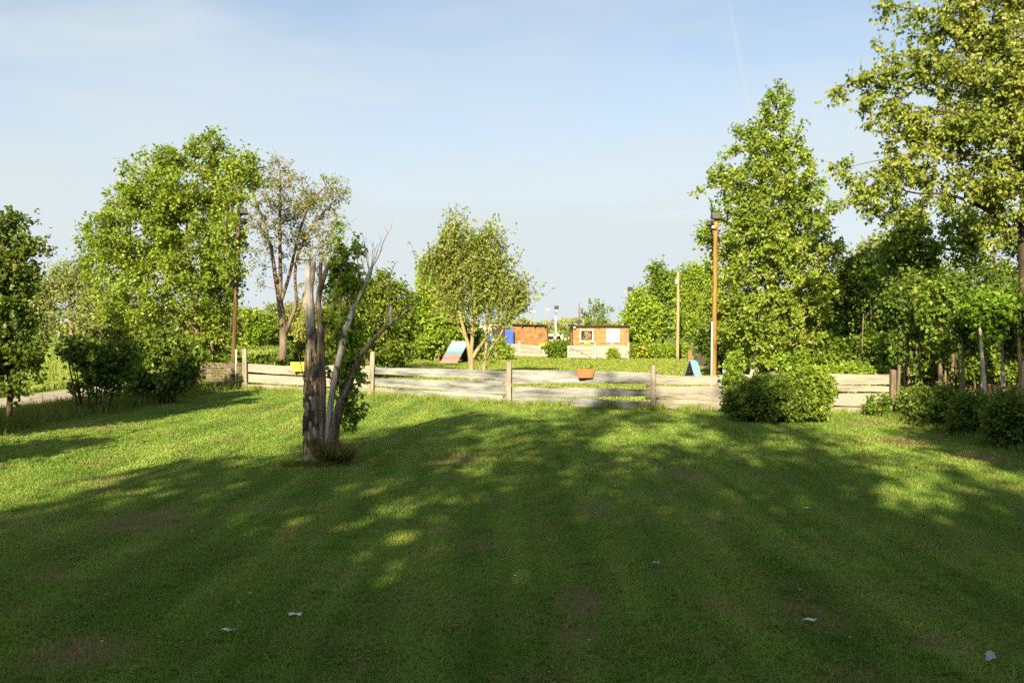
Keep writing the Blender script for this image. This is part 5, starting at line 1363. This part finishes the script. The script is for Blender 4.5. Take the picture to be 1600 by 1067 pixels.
# shrubs
def B(name, label, cat, seed, Y, items, n, mat, size, length, per=5, m=6, stems=6, wood='bark_dark', group=None, shell=.5, asp=.75, kind=leaf_tris, stem_r=.02):
    bl = ebl(Y, items)
    c = np.average(np.array([b[0] for b in bl]), axis=0); c[2] = 0
    return bush(name, label, cat, seed, bl, n, (M[wood], LM[mat]), dict(per=per, m=m, length=length, size=size, bias=(0, 0, .25), droop=.2, jit=length * .12, aspect=asp, kind=kind), base=c, stems=stems, group=group, shell=shell, stem_r=stem_r)
B('bush', 'dark loose bush left of the big tree with the track behind it', 'bush', 301, 20, [(128, 550, 26, 18), (160, 575, 34, 26), (188, 562, 22, 26), (150, 605, 40, 12, .5), (128, 534, 14, 8, .7), (100, 552, 12, 6, .6)], 170, 'dark', .11, .32, stems=9)
B('bush', 'dark dense bush under the big left tree', 'bush', 302, 22.5, [(235, 565, 36, 36), (262, 590, 38, 24), (215, 590, 26, 20), (285, 575, 26, 30), (255, 540, 30, 22, .7)], 380, 'dark', .12, .34, stems=8)
B('bush', 'dark green bush between the hurdle and the big tree trunk', 'bush', 303, 25.5, [(288, 572, 16, 28), (300, 556, 12, 20, .7), (280, 596, 16, 12)], 170, 'dark', .12, .34)
B('bush', 'dark shrub behind the hurdle and the left light pole', 'bush', 304, 31, [(345, 566, 26, 14), (325, 556, 20, 18), (372, 570, 20, 10), (350, 584, 34, 12)], 200, 'hedge', .13, .4)
B('bush', 'low dark shrub at the foot of the sparse tree', 'bush', 305, 32.5, [(412, 570, 16, 10), (450, 562, 22, 12), (396, 578, 22, 8), (470, 556, 16, 14)], 170, 'dark', .13, .4)
B('bush', 'low dark hedge shrub just left of the dead trunk', 'bush', 306, 34, [(478, 552, 18, 18), (505, 550, 20, 20), (490, 568, 28, 12)], 200, 'hedge', .13, .4)
B('bush', 'dark shrub under the amber tree behind the dead tree', 'bush', 307, 36, [(545, 548, 34, 28), (585, 555, 34, 24), (615, 552, 24, 20), (565, 530, 30, 18, .7)], 420, 'dark', .14, .42)
B('bush', 'dark shrub left of the faded blue and pink ramp', 'bush', 308, 53, [(645, 535, 24, 26), (665, 545, 22, 18), (630, 545, 18, 18), (690, 542, 20, 14)], 330, 'dark', .17, .5)
B('bush', 'dark shrub behind the faded blue and pink ramp', 'bush', 309, 54, [(715, 528, 26, 30), (740, 535, 20, 24), (700, 515, 20, 26)], 330, 'dark', .18, .55)
B('bush', 'small light shrub before the far fence right of the windswept tree', 'bush', 310, 52, [(783, 545, 10, 12), (793, 549, 9, 8), (778, 535, 6, 10, .6)], 70, 'bright', .15, .35, stems=4)
B('hedge_bush', 'square clipped bush between the far fence and the white gate', 'hedge', 311, 55, [(862, 543, 12, 9), (873, 544, 12, 9), (882, 543, 7, 10), (873, 553, 12, 7, .8)], 330, 'hedge', .12, .28, shell=.7)
B('hedge', 'clipped hedge at the back of the far lawn right of the brick hut', 'hedge', 312, 54.5, [(1005, 552, 14, 11), (1022, 551, 14, 11), (1040, 551, 14, 11), (1058, 552, 14, 12), (1070, 553, 8, 12)], 480, 'bright', .13, .3, shell=.7, stems=10)
rg = np.random.default_rng(55)
fb2 = B('flowering_bush', 'yellow flowering bush at the left end of the clipped hedge', 'bush', 313, 54.0, [(990, 552, 8, 12), (998, 550, 8, 10), (1006, 552, 8, 9)], 150, 'hedge', .13, .3, shell=.6)
P = blobs_pts(rg, ebl(53.7, [(1000, 548, 13, 8), (1008, 553, 8, 6)]), 120, .7); V, T = leaf_tris(rg, P, rg.normal(size=(len(P), 3)), .12, aspect=.9)
M['yellow_petal'] = surf_mat('yellow_petal', [(.34, .25, .015), (.46, .36, .03)])
link_mesh('flowers', np_mesh('flowers', V, T), M['yellow_petal'], fb2)
B('bush', 'light green grass-like shrub in front of the far fence before the brick hut', 'bush', 314, 53.0, [(957, 553, 6, 6), (960, 556, 5, 5)], 60, 'bright', .16, .3, asp=.3, stems=3)
# round bush in front of the fence
Y = 18.2
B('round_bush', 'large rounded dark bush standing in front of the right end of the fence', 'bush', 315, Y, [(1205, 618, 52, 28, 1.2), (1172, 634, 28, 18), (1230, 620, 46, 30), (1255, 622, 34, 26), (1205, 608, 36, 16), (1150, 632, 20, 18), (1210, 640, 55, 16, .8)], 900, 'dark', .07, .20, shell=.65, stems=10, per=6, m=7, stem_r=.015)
B('bush', 'light leafy sapling shrub growing out of the right side of the round bush', 'bush', 316, Y - .2, [(1262, 600, 22, 20), (1280, 612, 20, 26), (1270, 635, 22, 18), (1290, 588, 8, 8, .4), (1250, 588, 12, 8, .4)], 230, 'hedge', .085, .22, per=4, stems=5, kind=maple_tris, stem_r=.012)
B('bush', 'thin leafy shoots in front of the fence left of the round bush', 'bush', 317, 19.9, [(1138, 590, 9, 22, .9), (1150, 575, 10, 16), (1146, 555, 8, 12, .6), (1158, 600, 8, 12)], 80, 'bright', .09, .2, per=3, m=4, stems=4, kind=maple_tris, stem_r=.010)
B('bush', 'yellow-green sapling leaves above the round bush by the pale trunk', 'bush', 318, 21.5, [(1225, 562, 18, 8), (1205, 570, 12, 6), (1250, 562, 12, 12), (1240, 577, 18, 8)], 55, 'bright', .10, .25, per=3, m=5, stems=5, kind=maple_tris, stem_r=.014)
B('bush', 'low leafy shrub peeping over the right end of the fence', 'bush', 319, 21.2, [(1300, 582, 22, 8), (1340, 580, 24, 8), (1375, 584, 14, 6), (1290, 600, 30, 12, .6), (1350, 605, 30, 14, .5)], 240, 'bright', .09, .22, per=4, stems=8)
B('bush', 'small leafy sprig at the foot of the right fence post', 'bush', 320, 19.2, [(1372, 640, 14, 8), (1385, 632, 8, 12), (1360, 630, 6, 10, .6)], 50, 'hedge', .08, .18, per=3, stems=3, stem_r=.008)
# right hedge along the lawn
e = None
for k, (Yh, items, lab) in enumerate([
    (18.6, [(1432, 630, 20, 20), (1452, 636, 24, 24), (1436, 650, 24, 12)], 'first low dark hedge bush right of the end fence post'),
    (17.2, [(1470, 640, 32, 28), (1495, 650, 26, 26), (1460, 655, 26, 14)], 'second low dark hedge bush along the right side of the lawn'),
    (15.8, [(1525, 650, 34, 32), (1550, 658, 30, 30), (1515, 668, 26, 18)], 'third low dark hedge bush along the right side of the lawn'),
    (14.3, [(1585, 655, 40, 40), (1615, 670, 40, 40), (1570, 682, 24, 18)], 'nearest low hedge bush at the right edge of the lawn'),
    (12.3, [(1690, 680, 60, 55), (1740, 700, 60, 55)], 'hedge bush just beyond the right edge of the view')]):
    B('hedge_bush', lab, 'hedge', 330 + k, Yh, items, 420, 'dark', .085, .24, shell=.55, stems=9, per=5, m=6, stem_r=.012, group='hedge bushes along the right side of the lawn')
# trees right of the far lawn
Y = 60
make_tree('broadleaf_tree', 'round green tree immediately right of the brick hut', 'tree', 401, [gtk(1004, Y, 475, .14, .05)],
          ebl(Y, [(1000, 478, 16, 16), (1008, 495, 24, 20), (990, 498, 14, 16), (1015, 515, 18, 18), (995, 520, 18, 14), (1000, 465, 8, 10, .7)]), 420, (M['bark'], LM['bright']), dict(per=5, m=5, length=.8, size=.22, droop=.3, jit=.1, aspect=.8), shell=.5, jit=.08, tip_r=.014)
make_tree('broadleaf_tree', 'slender open tree behind the round tree near the tan pole', 'tree', 402, [gtk(1036, 63, 430, .14, .03)],
          ebl(63, [(1027, 430, 12, 16), (1028, 455, 16, 18), (1045, 450, 12, 20), (1040, 480, 20, 20), (1055, 440, 10, 14), (1050, 505, 22, 20, .8)]), 330, (M['bark'], LM['hedge']), dict(per=4, m=5, length=.9, size=.22, droop=.2, jit=.1, aspect=.8), shell=.4, jit=.1, tip_r=.014)
make_tree('broadleaf_tree', 'pale lime tree right of the tan pole with hanging foliage', 'tree', 403, [gtk(1082, 56, 440, .15, .03, -4), tk(56, [(1066, 565, .12), (1072, 535, .10), (1078, 500, .05)])],
          ebl(56, [(1078, 425, 16, 14), (1095, 435, 20, 22), (1070, 450, 16, 22), (1085, 475, 26, 28), (1075, 505, 22, 22), (1100, 510, 22, 24), (1110, 460, 20, 30), (1090, 540, 20, 10, .6), (1110, 540, 16, 14, .6)]), 560, (M['bark_pale'], LM['bright']), dict(per=5, m=5, length=.7, size=.17, droop=.4, jit=.1, aspect=.7), shell=.45, jit=.1, tip_r=.012)
make_tree('broadleaf_tree', 'small dark tree overhanging the paling fence behind the orange pole', 'tree', 404, [gtk(1128, 36, 500, .12, .03)],
          ebl(36, [(1120, 520, 22, 22), (1140, 530, 22, 24), (1105, 535, 16, 18), (1130, 555, 22, 14), (1150, 500, 20, 24)]), 330, (M['bark_dark'], LM['dark']), dict(per=5, m=6, length=.5, size=.15, droop=.3, jit=.06, aspect=.75), shell=.45, jit=.1)
make_tree('sparse_tree', 'thin open tree rising behind the roof of the brick hut', 'tree', 405, [tk(66, [(930, 560, .12), (930, 515, .10), (928, 490, .04), (927, 474, .012)]), tk(66, [(930, 530, .09), (940, 500, .05), (946, 478, .012)]), tk(66, [(929, 525, .09), (918, 500, .05), (915, 484, .012)])],
          ebl(66, [(928, 485, 9, 14), (915, 492, 8, 9), (942, 490, 10, 14), (930, 503, 22, 8, 1.2), (952, 488, 4, 6, .5)]), 42, (M['bark'], LM['hedge']), dict(per=3, m=5, length=.6, size=.22, bias=(0, 0, .8), droop=.1, jit=.05), shell=.3, jit=.1, tip_r=.010)
for k, (px, py, rx, ry, Yk, lab) in enumerate([(845, 528, 14, 8, 88, 'far low bush left behind the person'), (873, 529, 10, 8, 92, 'far low bush behind the white lamp post'), (888, 534, 8, 8, 84, 'far low bush behind the white posts'),
                                                (815, 509, 12, 7, 80, 'far leafy bush rising behind the shingled hut roof'), (836, 518, 10, 7, 84, 'far bush just left of the hut roof corner')]):
    B('bush', lab, 'bush', 410 + k, Yk, [(px, py, rx, ry), (px + rx * .6, py + 8, rx * .7, ry * .8), (px - rx * .5, py + 10, rx * .7, ry * .8), (px, py + 18, rx, ry * .8)], 110, ['pale', 'bright', 'hedge', 'olive', 'bright'][k], .24, .45, stems=4)
# wood on the right: slim trunks under a dark canopy
rg = np.random.default_rng(500)
wood = [  # px, Y, top row, radius, bark, crown blobs, leaf, label
 (1404, 19.8, 470, .05, 'bark_red', [(1398, 468, 15, 20), (1412, 492, 13, 13), (1400, 538, 12, 22, .35)], 'dark', 'slim reddish sapling just right of the end fence post'),
 (1424, 20.6, 440, .05, 'bark', [(1429, 447, 13, 22), (1425, 480, 13, 14), (1432, 520, 12, 14, .4)], 'dark', 'slim grey sapling second from the end fence post'),
 (1410, 29.0, 330, .15, 'bark_dark', [(1425, 350, 26, 30), (1408, 390, 30, 30), (1440, 400, 26, 30), (1398, 430, 26, 20, .6)], 'hedge', 'tall dark tree rising above the saplings behind the fence end'),
 (1470, 18.6, 470, .06, 'bark_red', [(1464, 462, 17, 20), (1477, 486, 14, 13), (1455, 490, 10, 10), (1468, 540, 12, 22, .35)], 'hedge', 'leaning sapling with bright leaves in the middle of the wood'),
 (1486, 21.0, 440, .05, 'bark', [(1496, 452, 13, 24), (1499, 488, 13, 14), (1490, 525, 12, 14, .4)], 'dark', 'paired slim grey trunk behind the hedge in the wood'),
 (1513, 18.0, 500, .05, 'bark_pale', [(1512, 507, 13, 12), (1519, 532, 10, 14, .5)], 'dark', 'pale sunlit stem of a young tree above the hedge'),
 (1515, 27.0, 300, .11, 'bark_dark', [(1505, 365, 34, 26, .4), (1535, 350, 32, 30, .4), (1520, 400, 30, 26, .4)], 'hedge', 'tall dark open tree with forked stems against the sky'),
 (1546, 16.8, 500, .06, 'bark_birch', [(1538, 474, 20, 12), (1556, 484, 22, 14), (1522, 488, 14, 12), (1545, 520, 12, 16, .3)], 'shoot', 'pale-barked young tree with a rounded leafy top near the right edge'),
 (1575, 17.8, 470, .05, 'bark_birch', [(1579, 490, 13, 20), (1572, 512, 11, 12), (1585, 545, 12, 20, .4)], 'dark', 'slim silvery trunk next to the right edge of the wood'),
 (1597, 16.6, 480, .05, 'bark_pale', [(1604, 484, 14, 24), (1612, 515, 14, 16)], 'dark', 'sunlit slim trunk at the right edge above the hedge'),
 (1342, 27.0, 420, .08, 'bark_red', [(1340, 430, 30, 26), (1325, 460, 28, 26), (1355, 465, 28, 26), (1345, 500, 26, 22)], 'dark', 'dark young tree directly behind the right fence bay'),
 (1327, 31.0, 440, .07, 'bark_dark', [(1318, 480, 26, 30), (1335, 510, 24, 24), (1310, 520, 22, 24)], 'dark', 'dark sapling between the conical tree and the wood'),
 (1370, 33.0, 400, .10, 'bark_dark', [(1372, 400, 30, 26), (1362, 440, 34, 30), (1385, 480, 34, 30)], 'pale', 'pale leafy tree deep behind the right fence bay'),
 (1450, 34.0, 390, .10, 'bark_dark', [(1455, 440, 34, 28), (1440, 475, 36, 30), (1470, 500, 36, 34)], 'dark', 'dark tree deep in the middle of the wood'),
 (1555, 33.0, 380, .10, 'bark_dark', [(1560, 440, 36, 28, .8), (1545, 475, 40, 30), (1580, 500, 36, 34)], 'dark', 'dark tree deep in the right part of the wood'),
 (1630, 26.0, 300, .12, 'bark_dark', [(1620, 380, 44, 50, .6), (1650, 440, 50, 50), (1610, 480, 36, 40)], 'dark', 'dark trunked tree cut by the right edge of the picture'),
 (1290, 33.0, 440, .08, 'bark_dark', [(1290, 490, 30, 32), (1275, 530, 28, 24), (1300, 530, 26, 24)], 'dark', 'dark tree in shade just right behind the conical tree'),
 (1235, 36.0, 480, .08, 'bark_dark', [(1235, 520, 36, 30), (1210, 540, 30, 22), (1255, 545, 30, 22)], 'dark', 'dark tree directly behind the lower trunk of the conical tree'),
]
for k, (px, Yk, py, r_, bk, bl, lf, lab) in enumerate(wood):
    tr_ = [gtk(px, Yk, py, r_, r_ * .4, lean=rg.normal() * 6 + (-18 if px == 1546 else 0))]
    if px in (1515, 1410):
        tr_.append(tk(Yk, [(px + 2, py + 90, r_ * .6), (px + 14, py + 50, r_ * .4), (px + 30, py + 15, r_ * .15)])); tr_.append(tk(Yk, [(px, py + 110, r_ * .5), (px - 16, py + 70, r_ * .35), (px - 26, py + 40, r_ * .15)]))
    sz = .13 if Yk > 24 else .11
    make_tree('young_tree' if r_ < .09 else 'woodland_tree', lab, 'tree', 520 + k, tr_, ebl(Yk, bl), (75 if px != 1515 else 95) if px == 1515 or Yk < 22 else (230 if len(bl) < 3 or px == 1410 else 330), (M[bk], LM[lf]), dict(per=5, m=6, length=.42 if Yk > 22 else .26, size=sz, droop=.45, jit=.05, aspect=.75), group='slim trees of the wood behind the right hedge', shell=.4, jit=.12, tip_r=.006)
for k, (px, Yk, lab) in enumerate([(1365, 25, 'thin bare stem right behind the end bay of the fence'), (1440, 21.5, 'thin bare stem between the first and second hedge bushes'), (1496, 20.5, 'thin bare stem behind the second hedge bush'), (1525, 22.5, 'thin grey stem between the pale sunlit stem and the pale-barked young tree'),
                                   (1560, 24, 'thin dark stem behind the pale-barked young tree'), (1585, 23, 'thin grey stem beside the silvery trunk'), (1455, 26, 'thin dark stem left of the leaning sapling'), (1390, 27, 'thin dark stem left of the slim reddish sapling'),
                                   (1415, 21, 'thin stem between the end fence post and the slim grey sapling'), (1432, 23, 'thin dark stem behind the first hedge bush'), (1462, 20, 'thin stem just left of the leaning sapling'), (1478, 22.5, 'thin dark stem just right of the leaning sapling'),
                                   (1505, 19.5, 'thin stem between the second and third hedge bushes'), (1535, 20.5, 'thin stem left of the pale-barked young tree'), (1566, 19.5, 'thin stem right of the pale-barked young tree'), (1350, 23, 'thin dark stem behind the middle of the right fence bay')]):
    e = empty('bare_sapling', (pt(px, 510, Yk).x, Yk, 0), lab, 'sapling', 'thin bare stems of the wood')
    P, Rr = smooth_path(gtk(px, Yk, 455 + (k * 13) % 40, .028 + .004 * (k % 3), .012, lean=rg.normal() * 8), .3)
    MB().tube(P, Rr, 7).build('trunk', M[['bark_pale', 'bark', 'bark_dark', 'bark_red'][k % 4]], e, True)
    V, T = leaf_tris(rg, np.array(P[-1]) + rg.normal(size=(190, 3)) * np.array([.30, .35, .60]), rg.normal(size=(190, 3)), .10)
    link_mesh('crown', np_mesh('crown', V, T), LM['dark'], e)
# understorey: dark shrubs at the back of the wood
for k, (px, Yk, hh, lab) in enumerate([(1250, 39, 1.0, 'dark understorey shrub behind the conical tree'), (1330, 38, 1.2, 'dark understorey shrub behind the right fence bay'), (1400, 37, 1.3, 'dark understorey shrub behind the end fence post'),
                                      (1470, 36, 1.3, 'dark understorey shrub behind the middle of the wood'), (1540, 35, 1.3, 'dark understorey shrub behind the pale-barked young tree'), (1610, 33, 1.3, 'dark understorey shrub at the right edge of the wood'), (1680, 30, 1.3, 'dark understorey shrub beyond the right edge')]):
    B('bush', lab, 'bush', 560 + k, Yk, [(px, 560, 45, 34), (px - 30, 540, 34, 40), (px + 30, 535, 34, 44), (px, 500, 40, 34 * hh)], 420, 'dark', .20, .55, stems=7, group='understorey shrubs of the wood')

for k, (px, Yk, lab) in enumerate([(1425, 23.5, 'dim green undergrowth just behind the first hedge bush'), (1490, 23, 'dim green undergrowth behind the second hedge bush'), (1560, 22.5, 'dim green undergrowth behind the third hedge bush'), (1320, 25, 'dim green undergrowth behind the right fence bay')]):
    B('bush', lab, 'bush', 580 + k, Yk, [(px, 575, 40, 22), (px - 25, 550, 26, 26, .5), (px + 26, 545, 26, 28, .5)], 150, 'hedge', .13, .36, stems=7, group='understorey shrubs of the wood')
# far treeline
rg = np.random.default_rng(900)
for k, (px, py, rx, ry, Yk, lf, lab) in enumerate([
    (345, 505, 22, 26, 70, 'olive', 'olive tree beyond the meadow left of the left light pole'), (385, 510, 24, 24, 82, 'bright', 'green bushy tree beyond the meadow right of the left light pole'), (415, 515, 22, 20, 90, 'hedge', 'dark green round bush beyond the meadow'),
    (430, 500, 20, 22, 100, 'pale', 'pale silvery tree far behind the sparse tree'), (465, 500, 24, 26, 95, 'olive', 'olive tree far behind the fork of the sparse tree'), (490, 510, 20, 20, 90, 'olive', 'olive tree far behind the dead trunk'),
    (180, 500, 36, 30, 84, 'olive', 'olive bush far beyond the meadow behind the big tree'), (235, 505, 36, 26, 88, 'pale', 'pale bush far beyond the meadow behind the big tree'), (300, 505, 36, 26, 90, 'olive', 'olive tree far behind the trunk of the big tree'), (20, 500, 40, 30, 85, 'olive', 'olive bush far left behind the dark edge tree')]):
    B('far_tree', lab, 'tree', 910 + k, Yk, [(px, py, rx, ry), (px - rx * .5, py + 8, rx * .8, ry * .7), (px + rx * .6, py + 6, rx * .7, ry * .8), (px, py + 16, rx * 1.1, ry * .6)], 330, lf, .30, 1.0, stems=4, stem_r=.1, wood='bark')
# treeline on the horizon
n = 26000
x = rg.uniform(-330, 330, n); h_ = 2.8 + .7 * np.sin(x * .021 + 1) + .8 * np.sin(x * .083) + .6 * np.sin(x * .27 + 2)
P = np.column_stack([x, 260 + rg.normal(size=n) * 5, np.maximum(.3, h_ * rg.uniform(0, 1, n) ** .6)])
V, T = leaf_tris(rg, P, rg.normal(size=(n, 3)), .9, aspect=.9)
tag(link_mesh('far_treeline', np_mesh('far_treeline', V, T), LM['olive']), 'low far-off belt of trees along the horizon', 'treeline', kind='stuff')

# unseen trees, placed and shaped so that their shade lies over the lawn
def shade_tree(x, y, h, rad, seed, n=900, low=2.0, size=.42, cone=False, dens=1.0):
    rgs = np.random.default_rng(seed)
    if cone: bl = [(Vector((x + rgs.normal() * .2, y, low + (h - low) * t_)), rad * (1.02 - t_) + .25, (h - low) * .13, rad * (1.02 - t_) + .25, 1.0) for t_ in (.08, .22, .36, .5, .64, .78, .9)]
    else:
        bl = [(Vector((x, y, (h + low) * .5)), rad * .85, (h - low) * .42, rad * .8, 1.3)]
        for q_ in range(6):
            an = rgs.uniform(0, 6.28); bl.append((Vector((x + math.cos(an) * rad * .55, y + math.sin(an) * rad * .5, low + (h - low) * rgs.uniform(.25, .85))), rad * .5, (h - low) * .18, rad * .5, .9))
    make_tree('unseen_tree', SHADE_LABELS[seed % 100], 'tree', seed, [[(Vector((x, y, -.05)), .22), (Vector((x + .1, y, h * .4)), .16), (Vector((x, y, h * .9)), .03)]], bl, int(n * dens), (M['bark'], LM['maple']),
              dict(per=4, m=4, length=.8, size=size, droop=.2, jit=.2, aspect=.85), group='tall trees behind the photographer', shell=.4, jit=.08, tip_r=.014)
SHADE_LABELS = ['tall tree behind the photographer, %s of the row' % s_ for s_ in ('farthest left', 'second from the left', 'third from the left', 'fourth from the left', 'fifth from the left', 'sixth from the left', 'slim one added to fill a gap')] + ['tall tree standing alone at the left behind the verge', 'small round-headed tree added outside the view to shade the left lawn', 'medium tree added outside the view to shade the right hedge']
def shade_col(x, y, r, hd, ht, seed, n, ntop, size=.33):
    """columnar tree: close foliage up to hd, open airy twigs from there to ht"""
    rgs = np.random.default_rng(seed)
    bl = [(Vector((x + rgs.normal() * .12, y + rgs.normal() * .3, z)), r * rgs.uniform(.92, 1.04), 1.0, r, 1.5 if z < 8.5 else .75) for z in np.arange(1.2, hd - .5, 1.15)]
    C1 = blobs_pts(rgs, bl, n, .4, .05)
    bt = [(Vector((x + rgs.normal() * r * .3, y + rgs.normal() * .6, z)), r * max(.25, .95 - .6 * (z - hd) / max(.1, ht - hd)), .8, r * .8, 1.0) for z in np.arange(hd - .4, ht, .8)]
    C2 = blobs_pts(rgs, bt, ntop, .3, .12)
    nl = len(C1)
    rg2 = np.random.default_rng(seed + 1)
    t = Tree(rg2, [[(Vector((x, y, -.05)), .22), (Vector((x + .1, y, hd * .5)), .15), (Vector((x, y, ht * .95)), .02)]], C1, tip_r=.012)
    V, T = t.leaves(per=5, m=5, length=.75, size=size, droop=.2, jit=.2, aspect=.85)
    t2 = Tree(rg2, [[(Vector((x, y, hd * .6)), .10), (Vector((x, y, hd)), .07), (Vector((x, y, ht * .97)), .015)]], C2, tip_r=.006, rmax=.03)
    V2, T2 = t2.leaves(per=5, m=6, length=.6, size=.19, droop=.2, jit=.15, aspect=.8)
    n0 = len(V); V = np.concatenate([V, V2]); T = np.concatenate([T, T2 + n0])
    e = empty('unseen_tree', (x, y, 0), SHADE_LABELS[seed % 100], 'tree', 'tall trees behind the photographer')
    t.wood.build('trunk', M['bark'], e, True)
    t2.wood.build('upper_branches', M['bark'], e, True)
    link_mesh('crown', np_mesh('crown', V, T), LM['maple'], e)
SHADE = [(-8.0, -9, 2.15, 10.9, 15.0, 600, 430, 105), (-4.6, -9.3, 2.25, 10.8, 16.2, 601, 430, 135), (-1.35, -9, 2.0, 10.6, 15.4, 602, 400, 150), (4.2, -9, 2.2, 12.2, 14.9, 603, 450, 120),
         (8.4, -8.5, 2.4, 11.5, 14.6, 604, 460, 85), (12.8, -8, 2.4, 13, 14, 605, 460, 30), (1.3, -9.4, .9, 9.8, 12.6, 606, 190, 10)]  # last entry: slim unseen tree added to narrow the gap of light
for s_ in SHADE: shade_col(*s_)
shade_tree(-16.5, 2, 11, 3.2, 607, low=1.0)
shade_tree(-10.9, 5.2, 5.0, .95, 608, n=120, low=3.2, size=.2)  # unseen, added to lay a streak of shade on the left lawn
shade_tree(7.3, 4.0, 8.3, 1.7, 609, n=330, low=3.6, size=.2)  # unseen, added to keep the right hedge in shade
